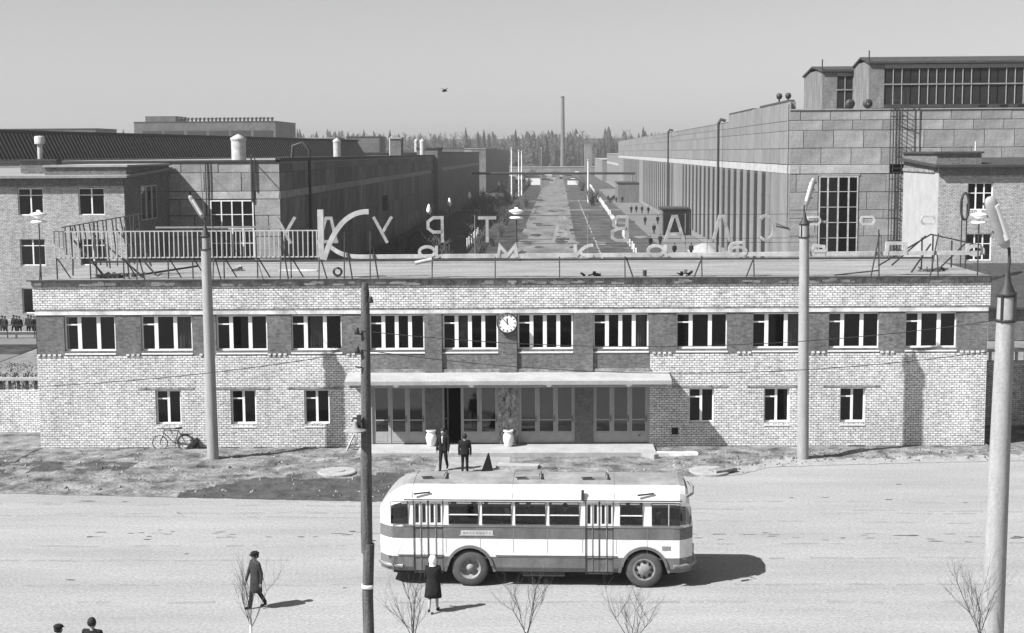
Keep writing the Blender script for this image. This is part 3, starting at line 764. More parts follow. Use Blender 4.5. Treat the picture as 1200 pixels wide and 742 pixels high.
# ------------------------------------------------------------------ street lamps
def street_lamp(x, y, h, r0, r1, lean, arm_dir, head_len, tilt, label, fat=.68, ah=.72):
    t = thing('street_lamp', label, 'street lamp', (x, y, 0), 0, 'concrete street lamps on the square')
    lx, lh = lean
    b = B(); b.tube([(0, 0, -.1), (lx * .5, 0, h * .5), (lx, 0, h)], [r0, (r0 + r1) / 2, r1], POLE, 24); b.build('pole', t)
    b = B()
    b.lathe([(r1 + .01, h - .6), (r1 + .03, h - .6), (r1 + .03, h - .54), (r1 + .01, h - .54)], DARK, 20, c=(lx, 0, 0))
    b.lathe([(r1 + .01, h - .06), (r1 + .022, h - .06), (r1 + .022, h + .03), (.0, h + .05)], DARK, 20, c=(lx, 0, 0))
    for k in range(4):
        a = pi / 4 + k * pi / 2; b.bar((lx + (r1 + .02) * cos(a), (r1 + .02) * sin(a), h - .6), (lx + (r1 + .02) * cos(a), (r1 + .02) * sin(a), h), .03, .06, DARK)
    b.build('collar', t)
    b = B(); b.lathe([(r1 * .95, h + .03), (r1 * .5, h + .22), (.04, h + .48)], DARK, 16, c=(lx, 0, 0)); b.build('cone', t)
    d = arm_dir
    p = [(lx, 0, h + .4), (lx + .03 * -d, 0, h + .4 + (ah - .4) * .5), (lx + .02 * -d, 0, h + ah), (lx + .12 * d, -.06, h + ah + .16)]
    b = B(); b.tube(p, .035, DARK, 8); b.build('arm', t)
    a = Vector((lx + .06 * d, -.05, h + ah + .03)); ax = Vector((d * sin(R(tilt)), -.25, cos(R(tilt)))).normalized()
    hd = B(); n = 14
    prof = [(0, .07), (.05, .12), (.2, .155), (.75 * head_len, .165), (head_len - .12, .15), (head_len - .03, .11), (head_len, .05)]
    hd.tube([a + ax * q for q, r in prof], [r * fat for q, r in prof], ALU, n, flat=.7)
    ho = hd.build('lamp_head', t)
    gb = B(); u = Vector((-ax.z * d, 0, ax.x * d)).normalized()
    side = Vector((-d * cos(R(tilt)), -.6, d * d * sin(R(tilt)) * -1)).normalized()
    gb.tube([a + ax * .22 + side * .06, a + ax * (head_len - .18) + side * .06], [.115 * fat, .115 * fat], GLOBE, 10, flat=.6); gb.build('lamp_glass', ho)
    for q in (.3, head_len * .55, head_len - .25):
        k = B(); k.bar(a + ax * q - side * .16, a + ax * q - side * .22, .05, .05, DARK); k.build('clip', ho)
    return t
street_lamp(-14.93, 61.13, 9.75, .25, .2, (-.05, 0), -1, 1.12, 27, 'concrete street lamp left in front of the gatehouse, its head tilted to the left')
street_lamp(10.42, 61.3, 10.15, .25, .2, (-.1, 0), 1, 1.22, 12, 'concrete street lamp right in front of the gatehouse, its head nearly upright')
street_lamp(9.40, 31.0, 10.15, .275, .185, (.12, 0), -1, 1.22, 24, 'concrete street lamp standing nearest the camera at the right, cropped below', .85, .95)

# timber pole in the foreground
tp = thing('timber_pole', 'weathered timber utility pole standing in the foreground left of the bus', 'pole', (-4.09, 30, 0), 0)
b = B(); b.tube([(0.02, 0, -.1), (.02, 0, 1.5), (.0, 0, 3.8), (.045, 0, 4.95)], [.13, .125, .118, .12], WOODPOLE, 14)
b.build('stub', tp, label='lower length of the pole')
b = B(); b.tube([(.0, .02, 4.75), (.0, 0, 5.2), (.03, 0, 7.5), (.06, 0, 10.3), (.06, 0, 10.52)], [.12, .125, .11, .09, .06], WOODPOLE, 14); b.build('shaft', tp)
b = B(); b.lathe([(.128, 3.98), (.133, 3.98), (.133, 4.06), (.128, 4.06)], GLOBE, 14); b.build('white_band', tp)
b = B()
for z in (9.45, 9.05, 8.75): b.bar((-.02, -.1, z), (-.16, -.14, z + .02), .03, .03, DARK)
b.build('hook', tp)
for z, sx in ((9.45, -1), (9.05, -1), (10.1, 1)):
    b = B(); b.lathe([(0, 0), (.045, .01), (.055, .06), (.035, .1), (.045, .13), (0, .15)], DARK, 10, c=(.04 + sx * .15, -.12, z)); b.build('insulator', tp)
b = B(); b.tube([(.02, -.1, 7.55), (-.12, -.18, 7.68), (-.2, -.2, 7.7), (-.24, -.22, 7.62)], .02, DARK, 6); b.build('lamp_bracket', tp)
b = B(); b.lathe([(.03, 7.62), (.05, 7.58), (.06, 7.5), (.22, 7.45), (.25, 7.43), (.21, 7.425), (.0, 7.43)], RIMM, 20, c=(-.17, -.24, 0)); b.build('lamp_dish', tp)
b = B(); b.box(-.14, -.2, 7.45, -.05, -.12, 7.75, DARK); b.build('switch_box', tp)

# overhead wires
def wire(name, a, c, sag, label, r=.008, n=24):
    a = Vector(a); c = Vector(c); b = B()
    b.tube([a.lerp(c, i / n) - Vector((0, 0, sag * 4 * (i / n) * (1 - i / n))) for i in range(n + 1)], r, DARK, 4, caps=False)
    tag(b.build(name), label, 'wire')
wire('overhead_wire', (-4.1, 29.9, 9.52), (9.45, 31, 9.6), .45, 'thin upper wire from the timber pole to the nearest concrete lamp')
wire('overhead_wire', (-4.1, 29.9, 9.12), (9.45, 31, 8.95), .5, 'thin lower wire from the timber pole to the nearest concrete lamp')
wire('overhead_wire', (-4.1, 29.9, 9.10), (-19, 31, 8.4), .5, 'thin wire running left from the timber pole across the facade')
wire('overhead_wire', (-14.98, 61.1, 10.3), (-29.5, 119.4, 12.4), .3, 'dark wire from the left street lamp up to the left factory roof', .02)
wire('overhead_wire', (9.5, 31, 9.0), (24, 33, 9.4), .4, 'thin wire running right from the nearest concrete lamp')

# ------------------------------------------------------------------ slabs and litter
def flat(name, pts, z0, z1, m, label, cat, loc=(0, 0, 0)):
    b = B(); n = len(pts)
    b.add([(x, y, z0) for x, y in pts] + [(x, y, z1) for x, y in pts], [tuple(range(n))[::-1], tuple(range(n, 2 * n))] + [(i, (i + 1) % n, n + (i + 1) % n, n + i) for i in range(n)], m)
    return tag(b.build(name, None, loc), label, cat)
def circ(r, n=24, j=0): return [(r * cos(2 * pi * k / n) * (1 + random.uniform(-j, j)), r * sin(2 * pi * k / n) * (1 + random.uniform(-j, j))) for k in range(n)]
wc = thing('well_cover', 'pale round concrete well cover lying in the mud left of the bus', 'manhole cover', (-9.18, 58.65, .0))
b = B(); b.lathe([(.80, -.05), (.80, .12), (.76, .15), (0, .16)], CONC, 28, smooth=False); b.build('ring', wc)
b = B(); b.lathe([(.32, .155), (.32, .185), (0, .19)], CONC, 20, smooth=False); b.build('lid', wc)
wc = thing('well_cover', 'round concrete well cover half buried in earth, right of the bus roof', 'manhole cover', (6.2, 59.1, .0))
b = B(); b.lathe([(.85, -.05), (.85, .08), (.8, .11), (0, .12)], CONC, 28, smooth=False); b.build('ring', wc)
b = B(); b.bar((.1, -.5, .14), (1.0, .1, .16), .5, .12, EARTH); b.build('lid', wc)
flat('concrete_slab', [(-.9, -.25), (.85, -.35), (.95, .1), (-.8, .35)], 0, .14, PALECONC, 'broken pale concrete slab lying by the path behind the bus, beside the upright black sheet', 'slab', (-1.75, 60.0, 0))
flat('concrete_slab', [(-1.0, -.16), (1.05, -.12), (1.0, .2), (-.95, .22)], .03, .17, CREAM, 'long pale slab lying on the ground right of the landing', 'slab', (5.0, 62.3, 0))
flat('concrete_slab', [(-.35, -.12), (.2, -.6), (.4, -.5), (-.05, .2)], 0, .22, CONC, 'short tilted kerb piece at the right end of the landing', 'slab', (3.9, 62.2, 0))
b = B(); b.add([(-.24, 0, 0), (.24, .1, 0), (.05, .15, .78), (-.2, .08, 0), (.26, .2, 0), (.09, .22, .76)], [(0, 1, 2), (5, 4, 3), (0, 2, 5, 3), (1, 4, 5, 2), (0, 3, 4, 1)], BLACK)
tag(b.build('black_sheet', None, (-3.0, 59.1, 0)), 'black triangular sheet standing upright by the path behind the bus', 'sheet')
b = B(); b.bar((0, 0, .05), (.35, .2, .8), .12, .05, CONC); b.bar((.25, .1, .05), (.5, .2, .7), .12, .05, CONC); b.bar((.0, .1, .3), (.5, .2, .35), .06, .06, CONC)
tag(b.build('wooden_trestle', None, gh(13.9, -.9, 0)), 'small pale wooden trestle leaning at the left end of the landing', 'trestle')

# ------------------------------------------------------------------ bicycle
bi = thing('bicycle', 'old black bicycle leaning against the white brick wall under a lower window', 'bicycle', gh(6.1, -.32, 0.02), GA)
BX0, BX1, WRb = -.62, .52, .335
def wheel(x):
    b = B(); b.tube([(x + WRb * cos(2 * pi * k / 28), 0, WRb + WRb * sin(2 * pi * k / 28)) for k in range(29)], .024, RUBBER, 6, caps=False)
    w = b.build('wheel', bi)
    b = B()
    for k in range(12): b.bar((x, 0, WRb), (x + WRb * cos(k * pi / 6), 0, WRb + WRb * sin(k * pi / 6)), .006, .006, GREYSTEEL, up=(0, 1, 0))
    b.lathe([(.03, -.05), (.03, .05)], GREYSTEEL, 8, 'y', (x, 0, WRb)); b.build('spokes', w)
wheel(BX0); wheel(BX1)
b = B()
hd, se, bb_ = (-.42, 0, .92), (.22, 0, .9), (.06, 0, .30)
for a, c in ((hd, se), ((-.44, 0, .8), bb_), (se, bb_), (bb_, (BX1, 0, WRb)), (se, (BX1, 0, WRb)), (hd, (-.45, 0, .74)), ((-.45, 0, .74), (BX0, 0, WRb))): b.tube([a, c], .02, DARK, 6)
b.build('frame', bi)
b = B(); b.tube([(-.42, 0, .92), (-.42, 0, 1.04), (-.5, .0, 1.07)], .016, GREYSTEEL, 6); b.tube([(-.3, .28, 1.06), (-.5, .14, 1.08), (-.52, 0, 1.07), (-.5, -.14, 1.08), (-.3, -.28, 1.06)], .016, GREYSTEEL, 6); b.build('handlebar', bi)
b = B(); b.tube([(.22, 0, .88), (.23, 0, 1.0)], .015, DARK, 6); b.add([(.08, -.02, 1.03), (.08, .02, 1.03), (.36, .1, 1.05), (.36, -.1, 1.05), (.08, 0, .98), (.36, 0, .97)], [(0, 1, 2, 3), (0, 4, 5, 3), (1, 2, 5, 4), (2, 3, 5), (0, 1, 4)], DARK); b.build('saddle', bi)
b = B(); b.lathe([(.09, -.03), (.1, -.03), (.1, .0), (.09, .0)], DARK, 16, 'y', (.06, 0, .3), caps=False); b.bar((.06, -.06, .3), (.12, -.06, .14), .02, .02, DARK); b.bar((.06, .06, .3), (.0, .06, .46), .02, .02, DARK); b.bar((.08, -.06, .14), (.16, -.16, .14), .03, .02, DARK); b.build('crank', bi)
b = B(); b.tube([(BX1 + .37 * cos(a), 0, WRb + .37 * sin(a)) for a in [R(20 + k * 12) for k in range(14)]], .03, DARK, 5); b.box(.3, -.06, .72, .86, .06, .75, DARK); b.build('mudguard', bi)
b = B(); b.box(.72, -.1, .08, 1.0, .06, .42, CLOTHB); b.bar((.5, -.02, .08), (.95, .0, .5), .3, .16, CLOTHB); tag(b.build('bundle', None, gh(6.2, -.2, 0), GA), 'dark bundle on the ground behind the rear wheel of the bicycle', 'bundle')

# ------------------------------------------------------------------ the bus
BA = R(-1.2)
bus = thing('city_bus', 'two tone city bus with white roof edge and dark stripe parked across the square', 'bus', (-2.73, 43.16, 0), BA)
L0, L1, BW = -2.80, 6.79, 2.55
YC = BW / 2
# (inset from the side, height, material of the strip above)
PROF = [(.06, .46, BUSGREY), (.0, .60, BUSGREY), (0.0, .93, BUSWHITE), (0.0, 1.05, BUSWHITE), (0, 1.49, BUSGREY), (0.0, 1.86, BUSWHITE), (0.0, 1.95, BUSWHITE), (.03, 2.64, BUSWHITE), (.05, 2.75, BUSWHITE), (.10, 2.90, BUSWHITE), (.22, 3.03, BUSWHITE), (.38, 3.10, BUSROOF), (.75, 3.17, BUSROOF), (YC, 3.20, BUSROOF)]
WINROW = 6          # cells between 1.95 and 2.64
DOORS = [(-1.71, -.83), (3.54, 4.36)]
WINS = [(-.63, .26), (.39, 1.27), (1.40, 2.31), (2.44, 3.33), (4.58, 5.25)]
QUART = [(-2.41, -1.89), (5.54, 6.38)]
WH = [0.0, 5.31]; ARC = .66
st = {L0, L0 + .04, L0 + .12, L0 + .25, L0 + .45, L0 + .7, L0 + 1.0, L1, L1 - .03, L1 - .10, L1 - .22, L1 - .41, L1 - .6}
for a, c in DOORS + WINS + QUART: st |= {a, c}
for w_ in WH: st |= {w_ - .78, w_ + .78}
st = sorted(st)
def inside(x, iv, e=1e-4): return any(a - e < x < c + e for a, c in iv)
def station(x):
    dr, df = x - L0, L1 - x
    w_ = 1.0; top = 0
    if dr < .6: w_ -= .36 * (1 - dr / .6) ** 2
    if df < .5: w_ -= .30 * (1 - df / .5) ** 2
    if dr < 1.1: top += .78 * (1 - dr / 1.1) ** 2.4
    if df < .5: top += .22 * (1 - df / .5) ** 2.5
    return w_, top
def shell_pt(x, i, side):
    w_, top = station(x); ins, z, _ = PROF[i]
    if z > 1.9: z = 1.9 + (z - 1.9) * (3.2 - top - 1.9) / 1.3
    hw = (YC - ins) * w_
    xx = x
    if x > L1 - .25 and z > 1.9: xx = x - .16 * (z - 1.9) / 1.2 * (1 - (L1 - x) / .25)      # raked windscreen
    return (xx, YC - hw if side < 0 else YC + hw, z)
b = B(); GL = {}
def pane_of(*k): return GL.setdefault(k, B())
NP = len(PROF)
for side in (-1, 1):
    for x0_, x1_ in zip(st, st[1:]):
        xm = (x0_ + x1_) / 2
        for i in range(NP - 1):
            q = [shell_pt(x0_, i, side), shell_pt(x1_, i, side), shell_pt(x1_, i + 1, side), shell_pt(x0_, i + 1, side)]
            if side > 0: q = q[::-1]
            if i == WINROW and (inside(xm, WINS) or inside(xm, QUART) or (side > 0 and inside(xm, DOORS)) or xm > L1 - .36): 
                iv = [w_ for w_ in WINS + QUART + DOORS if w_[0] < xm < w_[1]]
                pane_of(side, iv[0] if iv else 'front').add(q, [(0, 1, 2, 3)], BUSGLASS); continue
            if side < 0 and inside(xm, DOORS) and i <= WINROW: continue
            if i <= 3 and any(abs(xm - w_) < .78 for w_ in WH): continue
            b.add(q, [(0, 1, 2, 3)], PROF[i][2], i > 6)
for x in (L0, L1):
    for i in range(NP - 1):
        q = [shell_pt(x, i, -1), shell_pt(x, i, 1), shell_pt(x, i + 1, 1), shell_pt(x, i + 1, -1)]
        if i == WINROW: pane_of('end', x).add(q, [(0, 1, 2, 3)], BUSGLASS); continue
        b.add(q, [(0, 1, 2, 3)], PROF[i][2])
# sheet around the wheel arches
for side, yy in ((-1, 0.0), (1, BW)):
    for w_ in WH:
        for k in range(24):
            a0 = -.78 + k * 1.56 / 24; a1 = a0 + 1.56 / 24; am = (a0 + a1) / 2
            def az(a): return .56 + sqrt(max(0, ARC * ARC - a * a)) if abs(a) < ARC else .46
            z0, z1 = az(a0), az(a1)
            for zl, zh, m in ((.46, .93, BUSGREY), (.93, 1.49, BUSWHITE)):
                c0, c1 = max(z0, zl), max(z1, zl)
                if c0 >= zh and c1 >= zh: continue
                b.quad((w_ + a0, yy, min(c0, zh)), (w_ + a1, yy, min(c1, zh)), (w_ + a1, yy, zh), (w_ + a0, yy, zh), m)
body = b.build('body', bus)
for q in GL.values(): q.build('window_pane', bus)
# window frames: thin dark rubbers, sliding bars
for a, c in WINS + QUART:
    b = B(); z0, z1 = 1.95, 2.63
    for p, q in (((a, z0), (c, z0)), ((c, z0), (c, z1)), ((c, z1), (a, z1)), ((a, z1), (a, z0))): b.bar((p[0], -.004, p[1]), (q[0], -.004, q[1]), .02, .02, DARK)
    if (a, c) in WINS: b.bar((a, .0, 2.24), (c, .0, 2.24), .03, .03, BUSWHITE)
    else:
        mx_ = a + .6 * (c - a) if a > 0 else a
        if a > 0: b.bar((mx_, .0, z0), (mx_, .0, z1), .03, .04, PALEMETAL)
    b.build('window_frame', bus)
b = B(); b.bar((L0 + .8, -.03, 2.70), (L1 - .35, -.03, 2.70), .06, .025, DARK); b.bar((L0 + .75, -.015, 1.90), (L1 - .3, -.015, 1.90), .02, .03, BUSGREY)
for z in (.965,): b.bar((L0 + .6, -.012, z), (-.8, -.012, z), .02, .03, DARK); b.bar((.8, -.012, z), (4.5, -.012, z), .02, .03, DARK)
b.build('trim', bus)
# doors: two folding leaves each with two narrow panes
for a, c in DOORS:
    d = B(); mid = (a + c) / 2

    for lx0, lx1 in ((a, mid - .02), (mid + .02, c)):
        f = B(); hw = (lx1 - lx0) / 2
        for k in range(2):
            p0 = lx0 + k * hw + .006; p1 = lx0 + (k + 1) * hw - .006
            f.box(p0, .03, .48, p1, .06, .93, BUSGREY); f.box(p0, .03, .93, p1, .06, 1.49, BUSWHITE); f.box(p0, .03, 1.49, p1, .06, 1.86, BUSGREY)
            f.box(p0, .03, 1.86, p1, .06, 1.97, BUSWHITE); f.box(p0, .03, 2.58, p1, .06, 2.66, BUSWHITE)
            f.box(p0, .03, 1.97, p0 + .045, .06, 2.58, BUSWHITE); f.box(p1 - .045, .03, 1.97, p1, .06, 2.58, BUSWHITE)
        lf = f.build('door_leaf', bus)
        g = B()
        for k in range(2): g.quad((lx0 + k * hw + .05, .045, 1.97), (lx0 + (k + 1) * hw - .05, .045, 1.97), (lx0 + (k + 1) * hw - .05, .045, 2.58), (lx0 + k * hw + .05, .045, 2.58), BUSGLASS)
        g.build('pane', lf)
        g = B(); g.bar((lx0 + hw, .02, .5), (lx0 + hw, .02, 2.6), .02, .02, GREYSTEEL); g.build('hinge', lf)
    g = B(); g.box(mid - .025, .025, .48, mid + .025, .05, 2.66, RUBBER); g.box(a - .02, .0, .48, a, .05, 2.66, RUBBER); g.box(c, .0, .48, c + .02, .05, 2.66, RUBBER); g.build('door_rubber', bus)
    g = B(); g.box(a, .06, .40, c, .5, .46, RUBBER); g.build('step', bus)
# wheels
def bus_wheel(x, y, rear, out):

    b = B(); s = -1 if out < 0 else 1
    b.lathe([(.33, y - .12), (.50, y - .13), (.555, y - .09), (.565, y), (.555, y + .09), (.50, y + .13), (.33, y + .12)], RUBBER, 36, 'y', (x, 0, .56), caps=False)
    t = b.build('wheel', bus)
    b = B(); yo = y + s * .12
    if rear: b.lathe([(.34, yo), (.31, yo - s * .02), (.27, yo - s * .16), (.12, yo - s * .18), (.11, yo - s * .04), (.0, yo - s * .03)], RIMM, 28, 'y', (x, 0, .56), caps=False)
    else: b.lathe([(.345, yo), (.31, yo + s * .01), (.27, yo - s * .05), (.2, yo - s * .02), (.13, yo + s * .05), (.0, yo + s * .06)], RIMM, 28, 'y', (x, 0, .56), caps=False)
    r_ = b.build('rim', t)
    b = B()
    for k in range(8):
        a = k * pi / 4
        if rear: b.lathe([(.018, yo - s * .15), (.018, yo - s * .20)], DARK, 6, 'y', (x + .2 * cos(a), 0, .56 + .2 * sin(a)))
        else: b.lathe([(.045, yo + s * .012), (.04, yo - s * .08), (0, yo - s * .08)], BLACK, 8, 'y', (x + .235 * cos(a), 0, .56 + .235 * sin(a)))
    b.build('rim_holes' if not rear else 'wheel_nuts', t)
for x, rear in ((0.0, True), (5.31, False)):
    bus_wheel(x, .13, rear, -1); bus_wheel(x, BW - .13, rear, 1)
    for yy, s in ((0, -1), (BW, 1)):
        b = B(); n = 18
        for k in range(n):
            a0, a1 = R(8 + k * 164 / n), R(8 + (k + 1) * 164 / n); ro, ri = ARC + .07, ARC - .01
            P_ = [(x + r * cos(a), yy + s * h, .56 + r * sin(a)) for a in (a0, a1) for r, h in ((ri, 0), (ri, .06), (ro, .05), (ro, 0))]
            b.add(P_, [(0, 1, 5, 4), (1, 2, 6, 5), (2, 3, 7, 6)], BUSGREY)
        b.build('mudguard', bus)
    b = B(); b.box(x - .62, .30, .35, x + .62, BW - .30, 1.0, BLACK); b.build('axle_housing', bus)
# chassis, floor, seats, rails
b = B(); b.box(L0 + .4, .35, .32, L1 - .5, BW - .35, .52, BLACK); b.box(1.6, .12, .3, 2.9, .5, .52, DARK); b.build('chassis_shade', bus)  # black underbody box, its black painted as the shadow under the bus
b = B(); b.box(L0 + .3, .06, .86, L1 - .2, BW - .06, .92, RUBBER); b.build('floor', bus)
sm_ = B(); sm_.box(0, 0, 0, .42, .85, .08, CLOTHB); sm_.box(-.06, 0, .0, .02, .85, .55, CLOTHB); sm_.box(.1, .1, -.4, .3, .7, 0, DARK); smm = sm_.mesh('seat')
for k in range(8):
    for yy in (.12, 1.55):
        x = -.55 + k * .78
        if yy < 1 and inside(x + .2, DOORS): continue
        inst('seat', smm, bus, (x, yy, 1.35))
b = B()
for yy in (.7, 1.8): b.tube([(L0 + .6, yy, 2.62), (L1 - 1.2, yy, 2.62)], .018, PALEMETAL, 6)
for x in (-.7, 1.35, 3.45, 4.45): b.tube([(x, .75, .92), (x, .75, 2.62)], .018, PALEMETAL, 6)
b.build('handrail', bus)
b = B(); b.tube([(6.0 + .18 * cos(a) * .3, .75 + .22 * sin(a), 1.75 + .2 * cos(a)) for a in [2 * pi * k / 16 for k in range(17)]], .015, DARK, 6, caps=False); b.tube([(6.0, .75, 1.75), (6.35, .75, 1.2)], .025, DARK, 6); b.build('steering_wheel', bus)
for x in (-.72, .325, 1.335, 2.375, 3.44, 4.47, 5.4):
    b = B(); b.box(x - .006, -.004, 1.06, x + .006, .0, 1.85, GREYSTEEL); b.build('panel_seam', bus)
for x in (-1.75, 1.3, 4.4):
    b = B()
    ps = [shell_pt(x, i, -1) for i in range(8, NP)] + [shell_pt(x, i, 1) for i in range(NP - 1, 7, -1)]
    b.tube([(p[0], p[1], p[2] + .002) for p in ps], .012, BUSROOF, 5, caps=False); b.build('roof_seam', bus)
# roof hatches, board, lamps, bumper
for a, c in ((-1.50, -.80), (1.42, 2.16), (3.44, 4.2)):
    b = B(); b.box(a, .75, 3.15, c, 1.5, 3.23, BUSROOF); b.box(a + .06, .82, 3.232, c - .06, 1.43, 3.25, BUSROOF); b.build('roof_hatch', bus)
    b = B(); b.bar((a - .04, .72, 3.24), (a + .3, .72, 3.26), .03, .03, DARK); b.bar((c + .04, .72, 3.22), (c - .02, 1.5, 3.25), .03, .03, DARK); b.build('hatch_hinge', bus)
b = B(); b.box(-.27, -.02, 1.60, .72, .0, 1.75, PALEMETAL); b.box(-.30, -.014, 1.585, .75, -.001, 1.6, BUSWHITE)
rb = b.build('route_board', bus, label='narrow pale plate on the dark stripe beside the rear door')
b = B()
for k in range(9):
    x = -.2 + k * .1; b.box(x, -.024, 1.64 + random.uniform(0, .02), x + random.uniform(.03, .07), -.02, 1.70, GREYSTEEL)
b.build('faded_lettering', rb)
for x in (-1.7, 5.1):
    b = B(); b.bar((x, .0, 2.87), (x + .5, .06, 2.92), .03, .05, DARK); b.build('indicator', bus)
for x in (3.40,):
    b = B(); b.box(x, -.01, 2.72, x + .09, .05, 3.02, DARK); b.build('marker_strip', bus)
b = B(); b.tube([(L0 + .75, -.0 + .02, .62), (L0 + .25, .15, .62), (L0 - .02, .55, .62), (L0 - .03, BW - .55, .62), (L0 + .25, BW - .15, .62)], .07, GREYSTEEL, 8); b.build('bumper', bus, label='rear bumper')
b = B(); b.tube([(L1 - .6, .02, .66), (L1 - .18, .14, .66), (L1 + .06, .6, .66), (L1 + .06, BW - .6, .66), (L1 - .18, BW - .14, .66)], .08, GREYSTEEL, 8); b.build('bumper', bus, label='front bumper')
for yy in (.5, BW - .5):
    b = B(); b.lathe([(0, 0), (.13, .0)], PALEMETAL, 14, 'y'); b = B(); b.tube([(L1 - .02, yy, 1.15), (L1 + .05, yy, 1.15)], [.14, .12], PALEMETAL, 14); b.build('headlight', bus)
b = B(); b.tube([(L1 - .3, .1, 2.5), (L1 - .1, -.12, 2.55), (L1 - .08, -.14, 2.2)], .015, DARK, 6); b.box(L1 - .14, -.2, 2.0, L1 - .1, -.06, 2.28, DARK); b.build('mirror', bus)
b = B(); b.tube([(L1 - .25, .1, 2.80), (L1 - .02, .45, 2.84), (L1 + .05, YC, 2.86), (L1 - .02, BW - .45, 2.84)], .05, BUSROOF, 6); b.build('visor', bus)
b = B(); b.box(5.85, -.012, 1.18, 6.1, .0, 1.3, GREYSTEEL); b.build('badge', bus)

# ------------------------------------------------------------------ people
def capsule(vs, fs, a, c, r0, r1, n=10):
    a = Vector(a); c = Vector(c); d = c - a; L = max(d.length, 1e-5); d = d / L
    u = d.cross(Vector((0, 0, 1)) if abs(d.z) < .9 else Vector((1, 0, 0))).normalized(); w = d.cross(u)
    rings = []
    for t in (-80, -50, -20): rings.append((a + d * (r0 * sin(R(t))), r0 * cos(R(t))))
    for t in (20, 50, 80): rings.append((c + d * (r1 * sin(R(t))), r1 * cos(R(t))))
    o = len(vs)
    for p, r in rings:
        for k in range(n): vs.append(tuple(p + r * (cos(2 * pi * k / n) * u + sin(2 * pi * k / n) * w)))
    for i in range(5):
        for k in range(n): fs.append((o + i * n + k, o + i * n + (k + 1) % n, o + (i + 1) * n + (k + 1) % n, o + (i + 1) * n + k))
    fs.append(tuple(o + k for k in range(n))[::-1]); fs.append(tuple(o + 5 * n + k for k in range(n)))
def fused(caps, voxel, name):
    """one continuous skin around tapered capsules (a, b, r0, r1, material)"""
    vs, fs = [], []
    for a, c, r0, r1, m in caps: capsule(vs, fs, a, c, r0, r1)
    me = bpy.data.meshes.new('tmp'); me.from_pydata(vs, [], fs); me.update()
    o = bpy.data.objects.new('tmp', me); COL.objects.link(o)
    md = o.modifiers.new('r', 'REMESH'); md.mode = 'VOXEL'; md.voxel_size = voxel; md.use_smooth_shade = True
    sm = o.modifiers.new('s', 'SMOOTH'); sm.factor = .5; sm.iterations = 2
    dg = bpy.context.evaluated_depsgraph_get(); dg.update()
    res = bpy.data.meshes.new_from_object(o.evaluated_get(dg)); res.name = name
    bpy.data.objects.remove(o); bpy.data.meshes.remove(me)
    n = len(res.polygons); cen = np.empty(n * 3); res.polygons.foreach_get('center', cen); cen = cen.reshape(-1, 3)
    best = np.full(n, 1e9); idx = np.zeros(n, int); mats = []
    for a, c, r0, r1, m in caps:
        if m not in mats: mats.append(m)
        a = np.array(a); c = np.array(c); d = c - a; L2 = max(d @ d, 1e-9)
        t = np.clip(((cen - a) @ d) / L2, 0, 1)
        dist = np.linalg.norm(cen - (a + t[:, None] * d), axis=1) - (r0 + (r1 - r0) * t)
        k = dist < best; best[k] = dist[k]; idx[k] = mats.index(m)
    res.materials.clear()
    for m in mats: res.materials.append(m)
    res.polygons.foreach_set('material_index', idx.astype(np.int32)); res.polygons.foreach_set('use_smooth', [True] * n); res.update()
    return res
